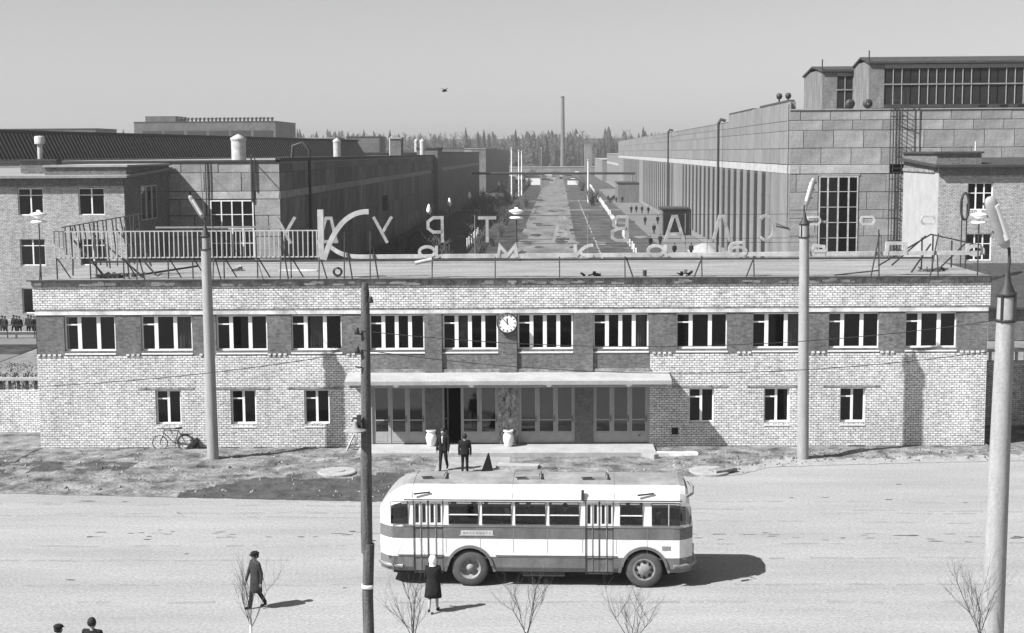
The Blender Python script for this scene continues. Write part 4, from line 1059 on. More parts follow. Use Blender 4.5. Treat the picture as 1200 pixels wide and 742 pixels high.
def body_caps(h, top, legs, stride=.0, hand='fingers', woman=False, arms=(.12, -.12), elbow=.25, headturn=0.0, bare_legs=False, lean=0.0, shirt=None, sit=False, shoe=CLOTHD):
    """faces -y; stride is the swing of the legs, arms the swing of each arm"""
    C_ = []
    def P(x, y, z): return (x * h, y * h - lean * z * h, z * h)
    sw = .105 if woman else .118
    hx = .05
    head = P(0, -.012, .925)
    C_ += [(P(0, -.002, .905), P(0, .006, .945), .052 * h, .056 * h, SKIN), (P(0, -.022, .885), P(0, -.03, .90), .036 * h, .042 * h, SKIN),
           (P(0, -.064, .915), P(0, -.072, .905), .009 * h, .011 * h, SKIN),
           (P(-.056, .004, .915), P(-.058, .006, .93), .009 * h, .011 * h, SKIN), (P(.056, .004, .915), P(.058, .006, .93), .009 * h, .011 * h, SKIN),
           (P(0, .008, .82), P(0, 0, .89), .033 * h, .032 * h, SKIN)]
    for s in (-1, 1): C_.append((P(s * .021, -.054, .928), P(s * .024, -.054, .928), .007 * h, .007 * h, HAIR))
    C_.append((P(-.016, -.0615, .884), P(.016, -.0615, .884), .005 * h, .005 * h, HAIR))
    # torso
    C_ += [(P(-sw * .72, .005, .80), P(sw * .72, .005, .80), .042 * h, .042 * h, top), (P(-.05, 0, .76), P(-.045, 0, .60), .072 * h, .062 * h, top), (P(.05, 0, .76), P(.045, 0, .60), .072 * h, .062 * h, top),
           (P(-.045, .004, .60), P(-.048, .006, .50), .064 * h, .072 * h, top if not shirt else top), (P(.045, .004, .60), P(.048, .006, .50), .064 * h, .072 * h, top)]
    if shirt: C_.append((P(0, -.062, .80), P(0, -.066, .66), .022 * h, .010 * h, shirt))
    for s, sg in ((-1, 1), (1, -1)):
        a = stride * sg
        if sit:
            knee = (s * .06, -.24, .49); ank = (s * .06, -.25, .25)
        else:
            bend = .05 * abs(stride) * 4 if a < 0 else 0
            knee = (s * .055, -.24 * a, .285 + .01 * abs(a)); ank = (s * .055, -.50 * a + (.06 if a < 0 else 0), .05 + (.035 if a < -.1 else 0))
        C_ += [(P(s * hx, .004, .50), P(*knee), .060 * h, .043 * h, SKIN if False else legs), (P(*knee), P(ank[0], ank[1], ank[2] + .02), (.036 if bare_legs else .043) * h, (.024 if bare_legs else .034) * h, SKIN if bare_legs else legs),
               (P(ank[0], ank[1] + .012, ank[2] - .025), P(ank[0] + s * .012, ank[1] - .085, ank[2] - .033), .025 * h, .021 * h, shoe)]
        ar = arms[0] if s < 0 else arms[1]
        sh = (s * sw, .005, .80); el = (s * (sw + .03), .005 - .19 * ar, .63)
        wr = (s * (sw + .035 - .02 * elbow), el[1] - .16 * (ar * .5 + elbow), .63 - .155 * cos(ar * .5 + elbow))
        C_ += [(P(*sh), P(*el), .040 * h, .032 * h, top), (P(*el), P(*wr), .032 * h, .025 * h, top)]
        d = Vector((wr[0] - el[0], wr[1] - el[1], wr[2] - el[2])).normalized()
        w0 = Vector(wr); pk = w0 + d * .045
        C_ += [(P(*(w0 + d * .005)), P(*pk), .017 * h, .019 * h, SKIN)]
        if hand == 'fingers':
            side = Vector((0, 1, 0)) - d * d.y; side.normalize(); inn = d.cross(side) * s
            for q, ln in zip((-1.5, -.5, .5, 1.5), (.034, .042, .045, .040)):
                b0 = pk + side * (q * -.0095); m_ = b0 + d * (ln * .6) ; e_ = m_ + d * (ln * .35) - Vector((s * .012, 0, 0))
                C_ += [(P(*b0), P(*m_), .0062 * h, .0056 * h, SKIN), (P(*m_), P(*e_), .0056 * h, .0048 * h, SKIN)]
            t0 = w0 + d * .015 - side * .012 * 1; t1 = t0 - side * .018 + d * .022; t2 = t1 + d * .018
            C_ += [(P(*t0), P(*t1), .0075 * h, .0065 * h, SKIN), (P(*t1), P(*t2), .0065 * h, .0052 * h, SKIN)]
    return C_
def loft(b, rings, m, n=20):
    """rings: (z, cy, rx, ry)"""
    vs = []
    for z, cy, rx, ry in rings:
        for k in range(n):
            a = 2 * pi * k / n; w_ = 1 + .03 * sin(5 * a + z * 3)
            vs.append((rx * cos(a) * w_, cy + ry * sin(a) * w_, z))
    fs = [(i * n + k, i * n + (k + 1) % n, (i + 1) * n + (k + 1) % n, (i + 1) * n + k) for i in range(len(rings) - 1) for k in range(n)]
    b.add(vs, fs, m, True)
def person(label, loc, rz, caps, h, hat='hair', coat=None, vox=.012, group=None):
    t = thing('person', label, 'person', loc, rz, group)
    me = fused(caps, vox, 'body'); inst('body', me, t)
    b = B(); hz = .945 * h; lean = 0
    if hat == 'hair':
        b.lathe([(.0, hz + .066 * h), (.03 * h, hz + .060 * h), (.052 * h, hz + .035 * h), (.063 * h, hz), (.060 * h, hz - .035 * h), (.05 * h, hz - .05 * h)], HAIR, 16, c=(0, .012 * h, 0)); nm = 'hair'
    elif hat == 'cap':
        b.lathe([(.0, hz + .062 * h), (.05 * h, hz + .058 * h), (.078 * h, hz + .035 * h), (.074 * h, hz + .02 * h), (.06 * h, hz + .0 * h)], CLOTHD, 16, c=(0, .004 * h, 0))
        b.add([(-.05 * h, -.05 * h, hz + .012 * h), (.05 * h, -.05 * h, hz + .012 * h), (.035 * h, -.095 * h, hz + .004 * h), (-.035 * h, -.095 * h, hz + .004 * h), (-.05 * h, -.05 * h, hz + .004 * h), (.05 * h, -.05 * h, hz + .004 * h), (.035 * h, -.095 * h, hz - .002 * h), (-.035 * h, -.095 * h, hz - .002 * h)],
              [(0, 1, 2, 3), (7, 6, 5, 4), (3, 2, 6, 7), (0, 3, 7, 4), (1, 5, 6, 2)], CLOTHD)
        b.lathe([(.06 * h, hz + .0 * h), (.06 * h, hz - .04 * h), (.05 * h, hz - .052 * h)], HAIR, 16, c=(0, .014 * h, 0)); nm = 'cap'
    else:
        b.lathe([(.0, hz + .07 * h), (.04 * h, hz + .062 * h), (.066 * h, hz + .025 * h), (.070 * h, hz - .02 * h), (.062 * h, hz - .06 * h), (.05 * h, hz - .085 * h), (.065 * h, hz - .115 * h)], SCARF, 18, c=(0, .018 * h, 0)); nm = 'headscarf'
    b.build(nm, t)
    if coat:
        b = B(); loft(b, [(q[0] * h, q[1] * h, q[2] * h, q[3] * h) for q in coat[1]], coat[0]); b.build(coat[2], t)
    return t
# woman in the dark coat and pale scarf, seen from behind, walking to the bus
H1 = 1.66
coat1 = (CLOTHD, [(.83, .004, .05, .05), (.815, .004, .115, .062), (.76, .002, .135, .078), (.66, .002, .118, .074), (.60, .004, .105, .072), (.5, .008, .13, .092), (.38, .008, .142, .10), (.27, .01, .155, .11), (.268, .01, .145, .10), (.4, .008, .12, .08)], 'coat')
person('woman in a black coat and white headscarf walking towards the bus, seen from behind', (-3.64, 40.66, 0), R(176), body_caps(H1, CLOTHD, SKIN, .16, woman=True, bare_legs=True, arms=(.25, .1), elbow=.45), H1, 'scarf', coat1)
# man in a dark overcoat at the left, half turned
H2 = 1.70
coat2 = (CLOTHB, [(.83, .004, .05, .05), (.815, .004, .12, .062), (.76, .002, .14, .08), (.66, .002, .125, .078), (.60, .004, .115, .076), (.5, .008, .125, .088), (.38, .008, .13, .095), (.30, .01, .135, .10), (.298, .01, .125, .09), (.4, .008, .11, .08)], 'coat')
person('man in a long dark overcoat and cap walking left behind the bare sapling', (-8.86, 40.91, 0), R(-50), body_caps(H2, CLOTHB, CLOTHD, .17, arms=(.25, -.2), elbow=.2), H2, 'cap', coat2)
H3 = 1.80
jk = [(.83, .004, .05, .05), (.815, .004, .118, .06), (.76, .0, .138, .078), (.66, .0, .12, .073), (.60, .002, .112, .072), (.5, .006, .125, .086), (.455, .006, .13, .09), (.453, .006, .12, .08), (.55, .004, .1, .06)]
person('man in an open black suit with pale shirt stepping out of the entrance', (-4.82, 59.3, .02), R(-12), body_caps(H3, CLOTHD, CLOTHD, .16, arms=(-.1, .15), elbow=.35, shirt=SHIRT), H3, 'hair')
H4 = 1.62
person('short man in a black suit walking to the entrance, seen from behind', (-3.9, 59.0, .02), R(178), body_caps(H4, CLOTHD, CLOTHD, .06, arms=(.05, -.05), elbow=.12), H4, 'hair', (CLOTHD, jk, 'jacket'))
person('man in a dark cap at the bottom left edge, mostly cut off', (-12.45, 34.6, 0), R(150), body_caps(1.60, CLOTHB, CLOTHB, .1), 1.60, 'cap', (CLOTHB, jk, 'jacket'))
person('dark haired man in a dark jacket at the bottom left, seen from behind', (-11.6, 34.6, 0), R(170), body_caps(1.78, CLOTHD, CLOTHD, .1), 1.78, 'hair', (CLOTHD, jk, 'jacket'))

# far pedestrians share two light meshes
PM = [fused(body_caps(1.70, CLOTHD, CLOTHD, .22, hand=None), .03, 'body'), fused(body_caps(1.72, CLOTHB, CLOTHD, .06, hand=None), .03, 'body')]
hb = B(); hb.lathe([(.0, .945 * 1.7 + .11), (.07, .945 * 1.7 + .1), (.11, .945 * 1.7 + .04), (.1, .945 * 1.7 - .02)], CLOTHD, 10); HB = hb.mesh('cap')
def ped(x, y, rz, label, group, k=0, hat=True, s=1.0, z=0):
    t = thing('person', label, 'person', (x, y, z), R(rz), group); t.scale = (s, s, s)
    inst('body', PM[k], t)
    if hat: inst('cap', HB, t)
G1 = 'people on the footpath beside the right factory'
for x, y, rz, k, lb in ((14.6, 183, 180, 0, 'left one of the pair of dark walkers nearest the gatehouse roof on the footpath'), (16.7, 183, 178, 1, 'right one of the pair of dark walkers nearest the gatehouse roof on the footpath'),
                        (14.2, 203, 0, 1, 'dark figure beside the reversed second letter А on the footpath, taller in view'), (12.6, 199, 10, 0, 'dark figure at the left kerb of the footpath under the reversed letter А'),
                        (15.3, 233, 170, 0, 'lone dark figure at the front of the dark porch'), (15.6, 262, 180, 1, 'left one of two people walking just beyond the dark porch'), (18.0, 264, 180, 0, 'right one of two people walking just beyond the dark porch'),
                        (15.6, 312, 0, 1, 'leftmost of the row of four walkers in the middle of the footpath'), (16.8, 314, 0, 0, 'second from left of the row of four walkers in the middle of the footpath'), (17.9, 312, 0, 1, 'third from left of the row of four walkers in the middle of the footpath'), (19.0, 308, 0, 0, 'rightmost of the row of four walkers in the middle of the footpath')):
    ped(x, y, rz, lb, G1, k)
for i in range(7):
    ped(13.2 + (i * 1.7) % 4.2, 372 + i * 3.5, 0, 'one of the small crowd far down the footpath', 'small crowd far down the footpath', i % 2)
# people sitting in a row in the yard left of the gatehouse
for i in range(11):
    ped(-37.5 - i * .36, 104.8 + (i % 3) * .4, 20 * (i % 4) - 30, 'one of the people crowded along the rail in the yard left of the gatehouse', 'people along the rail in the yard', i % 2, True, .85)
b = B()
b.box(-46, 103.6, .0, -34, 103.8, .45, PALECONC); tag(b.build('low_kerb_wall'), 'low pale wall in front of the people in the left yard', 'wall')
rl = thing('yard_rail', 'thin dark rail across the people in the left yard', 'railing', (-46, 103.3, 0))
b = B(); b.bar((0, 0, .95), (10, 0, .95), .06, .06, DARK); b.build('rail', rl)
for k in range(6):
    b = B(); b.bar((k * 2, 0, 0), (k * 2, 0, .95), .06, .06, DARK); b.build('post', rl)
for i, x in enumerate((-28.5, -27.2, -25.9)):
    t = thing('hedge_bush', ('left', 'middle', 'right')[i] + ' one of three clipped dark bushes behind the white yard wall', 'bush', (x - 1.6, 73.5, 0), 0, 'clipped bushes behind the yard wall')
    b = B()
    for q in range(420):
        p = Vector((random.uniform(-.9, .9), random.uniform(-.5, .5), random.uniform(1.2, 2.5))); r = random.uniform(.03, .09); a = random.uniform(0, 6.3)
        b.add([p, p + Vector((r * cos(a), r * sin(a), r * random.uniform(-1, 1))), p + Vector((r * sin(a), -r * cos(a), r))], [(0, 1, 2)], NEEDLE)
    for q in range(12): b.bar((random.uniform(-.7, .7), 0, 0), (random.uniform(-.8, .8), random.uniform(-.4, .4), 2.0), .03, .03, BARK)
    b.build('twigs', t)
# passengers behind the bus windows
GB = 'passengers inside the bus'
for x, y, rz, s, lb in ((.05, 1.0, 60, .92, 'dark passenger standing behind the first wide bus window from the rear door'), (1.1, .7, 90, .80, 'dark passenger behind the second wide bus window from the rear door'), (1.75, 1.2, 30, .88, 'dark passenger behind the third wide bus window from the rear door'),
                        (2.9, .9, 90, .85, 'dark passenger behind the fourth wide bus window from the rear door'), (4.85, 1.5, 0, .85, 'dark passenger behind the window just in front of the front door'), (5.75, .85, 90, .78, 'driver seated behind the steering wheel of the bus')):
    wpos = Matrix.Rotation(BA, 3, 'Z') @ Vector((x, y, .93)); ped(-2.73 + wpos.x, 43.16 + wpos.y, rz, lb, GB, 1, x not in (1.1,), s, .93)

# ------------------------------------------------------------------ bare saplings on the near side of the square
def sapling(x, y, h0, h, seed, label, spread=.5):
    rnd = random.Random(seed)
    t = thing('sapling', label, 'tree', (x, y, 0), 0, 'bare saplings with whitewashed trunks')
    b = B(); tx = rnd.uniform(-.05, .05)
    b.tube([(0, 0, -.05), (tx * .4, 0, h0 * .5), (tx, 0, h0)], [.036, .03, .026], LIME, 9); b.build('trunk', t, label='whitewashed trunk')
    c = B()
    def grow(p, d, ln, r, lev):
        pts = [p]; q = Vector(p); dd = Vector(d)
        for k in range(4):
            dd = (dd + Vector((rnd.gauss(0, .10), rnd.gauss(0, .10), .05))).normalized(); q = q + dd * ln / 4; pts.append(q.copy())
        c.tube(pts, [r, r * .85, r * .7, r * .55, r * .35], BARK, 5 if lev < 2 else 4, caps=False)
        if lev >= 3: return
        for k in range((4, 4, 3)[lev]):
            i = rnd.randint(1, 4); nd = (dd + Vector((rnd.gauss(0, spread), rnd.gauss(0, spread), rnd.uniform(0, .4)))).normalized()
            grow(pts[i], nd, ln * rnd.uniform(.45, .75), r * .5, lev + 1)
    for k in range(5):
        a = rnd.uniform(0, 6.28) + k * 1.3; e_ = rnd.uniform(.25, .75)
        grow(Vector((tx, 0, h0 - .25 * rnd.random())), Vector((cos(a) * e_, sin(a) * e_, 1)).normalized(), (h - h0) * rnd.uniform(.55, .8), .011, 0)
    c.build('crown', t)
sapling(-6.62, 30.0, 3.3, 4.75, 17, 'bare sapling at the left, in front of the man in the overcoat', .28)
sapling(-3.2, 30.5, 2.75, 4.25, 5, 'thin bare sapling just right of the timber pole, in front of the woman', .4)
sapling(-.68, 30.0, 3.05, 4.3, 8, 'bare sapling in front of the middle of the bus', .45)
sapling(1.57, 30.0, 2.85, 4.15, 21, 'bare sapling in front of the front wheel of the bus', .55)
sapling(9.1, 30.6, 2.9, 4.55, 13, 'bare sapling at the right, half behind the nearest concrete lamp', .5)

# ------------------------------------------------------------------ right factory
RF = thing('panel_factory', 'long factory of grey concrete panels with tall window slots right of the avenue', 'building', (21, 133, 0), 0)
b = B()                       # backing walls with open joints
RT = 16.75
b.box(.06, .06, 0, 75, 12, RT - .1, JOINT)
b.box(.06, .06, 0, 14, 378, RT - .1, JOINT)
b.build('wall', RF)
b = B(); b.box(.0, .02, RT - .1, 75, 12, RT + .06, ROOF); b.box(-.0, 12, RT - .1, 14.2, 378, RT + .06, ROOF); b.box(-.1, -.08, RT + .06, 75, .14, RT + .16, CONC); b.build('roof', RF)
PCACHE = {}
def panel(parent, x, y, z, w, h, m, side=False, nm='panel', d=.07):
    key = (round(w, 2), round(h, 2), m.name, side)
    if key not in PCACHE:
        q = B(); c = .018
        if not side:
            q.add([(c, 0, c), (w - c, 0, c), (w - c, 0, h - c), (c, 0, h - c), (0, .04, 0), (w, .04, 0), (w, .04, h), (0, .04, h), (0, d, 0), (w, d, 0), (w, d, h), (0, d, h)],
                  [(0, 1, 2, 3), (4, 5, 1, 0), (5, 6, 2, 1), (6, 7, 3, 2), (7, 4, 0, 3), (8, 9, 5, 4), (9, 10, 6, 5), (10, 11, 7, 6), (11, 8, 4, 7)], m)
        else: q.box(0, 0, 0, d, w, h, m)
        PCACHE[key] = q.mesh(nm)
    o = bpy.data.objects.new(nm, PCACHE[key]); COL.objects.link(o); o.parent = parent
    o.location = (x, y + (0 if side else -.0) + random.uniform(-.012, .012) * (0 if side else 1), z)
    return o
gap = .05
WX0, WX1 = 2.6, 6.25          # big window in the end wall
rows = [(16.75, 15.92, 0.9), (15.9, 15.02, 0.2), (15.0, 13.42, 1.2), (13.4, 11.92, .1), (11.05, 9.45, .6), (9.42, 7.82, 1.6), (7.8, 7.05, .4), (7.03, 5.45, 1.4), (5.42, 3.85, .3), (3.82, 2.2, 1.1), (2.18, .4, .2)]
for z1, z0, off in rows:
    x = -2.72 + off if off else 0
    x = max(0, x)
    xs = [0.0]; k = off if off > .5 else off + 2.7
    while k < 74: xs.append(k); k += 2.7
    for a, c in zip(xs, xs[1:] + [74.9]):
        if c - a < .35: continue
        seg = [(a, c)]
        if z1 < 11.2 and z0 > 3.4:
            seg = []
            for p, q in ((a, min(c, WX0)), (max(a, WX1), c)):
                if q - p > .3: seg.append((p, q))
        for p, q in seg:
            if p > 30 and z0 < 7: continue
            panel(RF, p + gap / 2, 0, z0 + .0, q - p - gap, z1 - z0 - .02, PANEL)
for a, c in ((0, .9), (.95, 9.0), (10.9, 20), (20.05, 30), (30.05, 42)):
    panel(RF, a, -.02, 11.1, c - a, .78, BELT)
pr = window_proto(WX1 - WX0 - .1, 7.0, (.22, .28, .28, .24), fr=.12, mull=.14, depth=.08, pm=PALEMETAL, transom=(.2, .4, .6, .8))
put_window(pr, RF, WX0 + .05, -.05, 3.87)
b = B(); b.box(WX0, .03, 3.8, WX1, .055, 11.0, BLACK); b.build('window_recess', RF)
b = B(); b.box(WX0 - .05, -.06, 10.9, WX1 + .05, .1, 11.06, CONC); b.build('window_lintel', RF)
b = B(); b.box(27.5, -.02, 14.5, 28.6, .05, 15.2, BLACK); b.box(29.0, -.02, 14.5, 30.2, .05, 15.2, BLACK)
for x in (16.8, 18.7, 20.3): b.box(x, -.03, 16.86, x + .7, .3, 17.2, BLACK)
b.build('wall_opening', RF)
# avenue side: panels above, white belt, piers and slots below
S0, S1 = 0.0, 377.0
md = 6.0
k = 0
while k * md < S1 - 3:
    s_ = k * md
    if k < 34:
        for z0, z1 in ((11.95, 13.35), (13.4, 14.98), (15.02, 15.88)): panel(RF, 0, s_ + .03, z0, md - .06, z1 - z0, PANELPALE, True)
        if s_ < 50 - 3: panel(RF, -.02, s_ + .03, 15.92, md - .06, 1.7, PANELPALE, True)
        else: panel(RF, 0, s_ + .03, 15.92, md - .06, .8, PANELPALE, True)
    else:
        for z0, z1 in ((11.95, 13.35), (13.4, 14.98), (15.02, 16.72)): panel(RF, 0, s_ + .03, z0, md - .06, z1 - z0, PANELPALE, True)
    k += 1
for j in range(16): panel(RF, -.03, j * 24 + .02, 11.1, 23.95 if j < 15 else 17, .78, BELT, True)
def solid(s_): return s_ < 8 or 108 < s_ < 130 or 226 < s_ < 244 or 330 < s_ < 378
b = B()
b.box(-.02, .0, 0, .07, S1, .9, PANELPALE)
b.build('plinth', RF)
pier_me = {}
s_ = 0.0
while s_ < S1 - 3:
    w_ = 6.0 if solid(s_) else 2.9
    if w_ not in pier_me:
        q = B(); q.box(-.07 if w_ < 5 else 0, 0, 0, .07, w_ - (.05 if w_ > 5 else 0), 10.18, PANELPALE); pier_me[w_] = q.mesh('pier')
    inst('pier', pier_me[w_], RF, (0, s_, .9))
    if w_ < 5:
        if 'slot' not in pier_me:
            q = B(); q.box(.0, 0, 0, .05, 3.1, 9.9, SLOT)
            for z in (2.4, 4.9, 7.4): q.box(-.02, 0, z, .0, 3.1, z + .1, DARK)
            q.box(-.02, 1.35, 0, -.001, 1.45, 9.9, DARK); pier_me['slot'] = q.mesh('window_slot')
        inst('window_slot', pier_me['slot'], RF, (0, s_ + 2.9, .95))
    s_ += 6.0
# raised parapet near the corner: its bird-perch edge, side thickness
b = B(); b.box(.0, .3, 16.8, .5, 47.6, 17.6, PANELPALE); b.box(-.06, 1.0, 17.62, .5, 20, 17.8, JOINT); b.box(-.06, 26, 17.62, .5, 47, 17.76, JOINT); b.build('parapet', RF)
# porch on the avenue side
pb = B(); pb.box(-4.6, 97, 0, -.25, 104, 4.1, SHADEBRICK); pb.box(-4.8, 96.8, 4.1, -.25, 104.2, 4.3, TAR); pb.box(-4.45, 96.94, .05, -.4, 96.99, 3.95, BLACK)
pb.build('porch', RF, label='dark brick porch projecting onto the footpath')
pb = B(); pb.box(-5.5, 246, 0, -.05, 262, 5.0, SHADEBRICK); pb.box(-5.7, 245.8, 5.0, -.05, 262, 5.2, TAR); pb.build('porch', RF, label='far porch')
b = B(); b.tube([(-.1, .8, 17.4), (-.1, .8, 6.2)], .06, GREYSTEEL, 6); b.tube([(-.08, -.1, 6.2), (-.3, 8, 6.3)], .05, DARK, 6); b.build('drainpipe', RF)

# ladder on the end wall
ld = thing('fire_ladder', 'tall dark steel fire ladder on the end wall of the right factory', 'ladder', (21 + 8.9, 132.75, 0), 0)
for x in (0, .26, .95, 1.4):
    b = B(); b.bar((x, -.1 if x < .5 else -.5, 3.0), (x, -.1 if x < .5 else -.5, 18.4), .07, .07, DARK); b.build('rail', ld)
b = B(); q = 3.2
while q < 18: b.bar((.26, -.1, q), (.95, -.5, q), .035, .035, DARK); q += .38
b.build('rung', ld, label='all the rungs')
b = B(); q = 5.0
while q < 18: b.bar((0, -.1, q), (1.4, -.5, q), .04, .1, DARK); q += 2.8
b.build('cage_hoop', ld)

# roof lanterns of the right factory
LANT = mat('sooty_lantern_cladding', .15, .95, .35, .8, stretch=(2, 2, .5), fine=.2, bscale=6)
def lantern(x, y, w, dpt, z0, z1, n, label):
    t = thing('roof_lantern', label, 'building', (x, y, z0), 0)
    h = z1 - z0
    b = B(); b.box(.02, .3, 0, w, dpt, h - .05, LANT)
    b.add([(-.15, -.3, h - .35), (-.15, dpt * .5, h + .35), (-.15, dpt + .2, h - .35), (w, -.3, h - .35), (w, dpt * .5, h + .35), (w, dpt + .2, h - .35), (-.15, -.3, h - .2), (-.15, dpt * .5, h + .5), (-.15, dpt + .2, h - .2), (w, -.3, h - .2), (w, dpt * .5, h + .5), (w, dpt + .2, h - .2)],
          [(6, 9, 10, 7), (7, 10, 11, 8), (0, 1, 4, 3), (1, 2, 5, 4), (0, 3, 9, 6), (0, 6, 7, 1), (1, 7, 8, 2)], TAR)
    b.build('body', t)
    b = B(); b.box(0, -.05, 0, 1.4, .3, h - .4, LANT); b.box(.0, .0, h - .4, w, .3, h - .1, DARK); b.build('frame', t)
    b = B(); b.box(1.4, .12, 0, w, .3, h - .4, BLACK)
    b.box(1.4, -.02, 0, w, .12, .32, TAR); b.box(1.4, -.02, h - .78, w, .12, h - .42, GREYSTEEL); b.box(1.4, -.06, h * .48, w, .12, h * .48 + .12, GREYSTEEL)
    b.build('transom', t)
    bar_ = B(); bar_.box(0, -.03, .32, .06, .1, h - .8, CONC); bm_ = bar_.mesh('glazing_bar')
    step = (w - 1.4) / n
    pl = B(); pl.box(0, 0, 0, step - .1, .03, h * .48 - .34, RIB); pl = pl.mesh('pane')
    pu = B(); pu.box(0, 0, 0, step - .1, .03, h * .52 - .92, RIB); pu = pu.mesh('pane')
    for k in range(n):
        if random.random() > .15: inst('glazing_bar', bm_, t, (1.4 + k * step, 0, 0))
        inst('pane', pl, t, (1.4 + k * step + .1, .05 + random.uniform(-.01, .01), .33)); inst('pane', pu, t, (1.4 + k * step + .1, .05 + random.uniform(-.01, .01), h * .48 + .13))
    b = B(); b.tube([(.0, .2, h - .3), (.0, .2, h + .9)], .06, DARK, 6); b.build('mast', t)
    return t
lantern(21 + 8.06, 138.2, 32, 7.2, 17.1, 21.55, 38, 'large glazed roof lantern at the right, the nearer and taller one')
lantern(21 + 5.3, 147, 16, 11, 17.1, 21.3, 18, 'smaller glazed roof lantern left of the large one')
fans = [(21.9, 142, 'left'), (22.6, 141, 'right')]
for x, y, lb in fans:
    t = thing('roof_fan', lb + ' one of two small dark ball fans on the raised corner of the right factory', 'fan', (x - .6, y, 17.6), 0, 'roof fans')
    b = B(); b.tube([(0, 0, 0), (0, 0, .6)], .08, DARK, 8); b.build('neck', t)
    b = B(); b.lathe([(.0, .5), (.22, .56), (.3, .8), (.22, 1.04), (.0, 1.1)], DARK, 12); b.build('drum', t)
for x, y, lb in ((26.4, 134.5, 'left'), (28.0, 134.5, 'right')):
    t = thing('roof_vent', lb + ' one of two round dark vents below the lanterns', 'vent', (x + .2, y, 16.85), 0, 'round vents below the lanterns')
    b = B(); b.lathe([(.1, -.15), (.42, -.15), (.42, .15), (.1, .15)], DARK, 14, 'y', (0, 0, .55), caps=False); b.build('ring', t)
    b = B(); b.box(-.12, -.1, 0, .12, .1, .2, DARK); b.build('foot', t)
# gutter pipes on the avenue side
for s_, lb in ((187, 'nearer dark pipe mast on the avenue side of the right factory'), (272, 'farther dark pipe mast on the avenue side of the right factory')):
    t = thing('pipe_mast', lb, 'pole', (20.4, s_, 0), 0)
    b = B(); b.tube([(0, 0, 0), (0, 0, 16.9)], .15, DARK, 8); b.build('pipe', t)
    b = B(); b.tube([(.0, 0, 16.7), (.3, 0, 17.2), (.9, 0, 17.0)], .2, DARK, 8); b.build('bend', t)
# farther sections of the right side
def block(name, x0, y0, x1, y1, h, m, label, roof=TAR, bands=()):
    t = thing(name, label, 'building', (x0, y0, 0), 0)
    b = B(); b.box(0, 0, 0, x1 - x0, y1 - y0, h, m); b.build('wall', t)
    b = B(); b.box(-.15, -.15, h, x1 - x0 + .15, y1 - y0 + .15, h + .25, roof); b.build('roof', t)
    for z0, z1, mm, pr_ in bands:
        b = B(); b.box(-pr_, -pr_, z0, x1 - x0 + pr_, y1 - y0 + pr_, z1, mm); b.build('band', t)
    return t
block('far_hall', 22, 515, 60, 660, 12.2, PANELPALE, 'lower pale hall beyond the right factory', CONC, ((8.0, 8.9, BELT, .08),))
block('far_hall', 20, 665, 50, 800, 9.5, PANELPALE, 'farthest pale hall on the right side of the avenue', CONC)
block('gate_tower', 15.0, 830, 19.0, 842, 17.0, PANELPALE, 'small pale tower at the end of the avenue right of the chimney', CONC)

# ------------------------------------------------------------------ left factory
LF = thing('panel_factory', 'long dark factory of concrete panels left of the avenue, its avenue side in shade', 'building', (-23, 119.6, 0), 0)
LH = 12.5
b = B(); b.box(-72, .06, 0, -.06, 150, LH - .1, JOINT); b.build('wall', LF)
b = B(); b.box(-72, .0, LH - .1, .02, 150.2, LH + .05, ROOF); b.box(-72, -.1, LH + .05, .1, .15, LH + .2, TAR); b.box(-.3, -.1, LH + .05, .12, 150, LH + .35, TAR); b.build('roof', LF)
for z1, z0, off in ((12.4, 11.68, 2.0), (11.65, 10.15, 3.2), (9.45, 8.15, 2.2), (8.1, 6.4, 1.0), (6.35, 4.6, 2.1), (4.55, 2.9, 2.6), (2.85, 1.0, 1.4)):
    xs = [0.0]; k = off
    while k < 42: xs.append(k); k += 3.1
    for a, c in zip(xs, xs[1:]):
        if z1 < 9.5 and z0 > 4.5 and c > 2.2 and a < 5.8:
            for p, q in ((a, min(c, 2.15)), (max(a, 5.9), c)):
                if q - p > .3: panel(LF, -q + gap, 0, z0, q - p - gap, z1 - z0, PANEL)
            continue
        panel(LF, -c + gap, 0, z0, c - a - gap, z1 - z0, PANEL)
for a, c in ((-2.0, -.0), (-7.4, -2.1), (-20, -7.5), (-35, -20.1)): panel(LF, a, -.02, 9.5, c - a - .05, .6, BELT)
pr = window_proto(3.6, 4.75, (.25, .25, .25, .25), fr=.1, mull=.1, depth=.08, pm=WHITE, transom=(.25, .5, .75))
put_window(pr, LF, -5.82, -.05, 4.65)
b = B(); b.box(-5.88, .03, 4.6, -2.17, .055, 9.45, BLACK); b.build('window_recess', LF)
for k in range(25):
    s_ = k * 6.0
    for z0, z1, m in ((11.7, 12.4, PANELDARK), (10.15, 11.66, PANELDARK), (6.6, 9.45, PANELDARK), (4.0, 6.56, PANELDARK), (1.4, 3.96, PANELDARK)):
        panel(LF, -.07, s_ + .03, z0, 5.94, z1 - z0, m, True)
for k in range(6): panel(LF, -.05, k * 24 + .02, 9.48, 23.9, .64, PANEL, True)
b = B(); b.box(-.06, 70, 5.6, .01, 76, 7.6, BLACK); b.build('wall_opening', LF)
b = B(); b.tube([(.12, 14, 0), (.12, 14, 13.5), (-.5, 14, 14.2), (-1.4, 14, 13.9), (-1.5, 14, 12.6)], .14, DARK, 8); b.build('drainpipe', LF)
b = B(); b.bar((-2.3, -.1, 9.3), (-2.3, -.1, 13.2), .12, .1, DARK); b.bar((-2.0, -.1, 10.2), (-2.0, -.1, 12.9), .08, .1, DARK); b.bar((-2.0, -.1, 12.5), (-.2, -.1, 10.5), .06, .06, DARK); b.bar((-6.1, -.12, 8.2), (-6.1, -.12, 12.6), .08, .08, DARK); b.bar((-5.85, -.12, 9.6), (-5.85, -.12, 12.6), .06, .06, DARK); b.build('wall_pipe', LF)
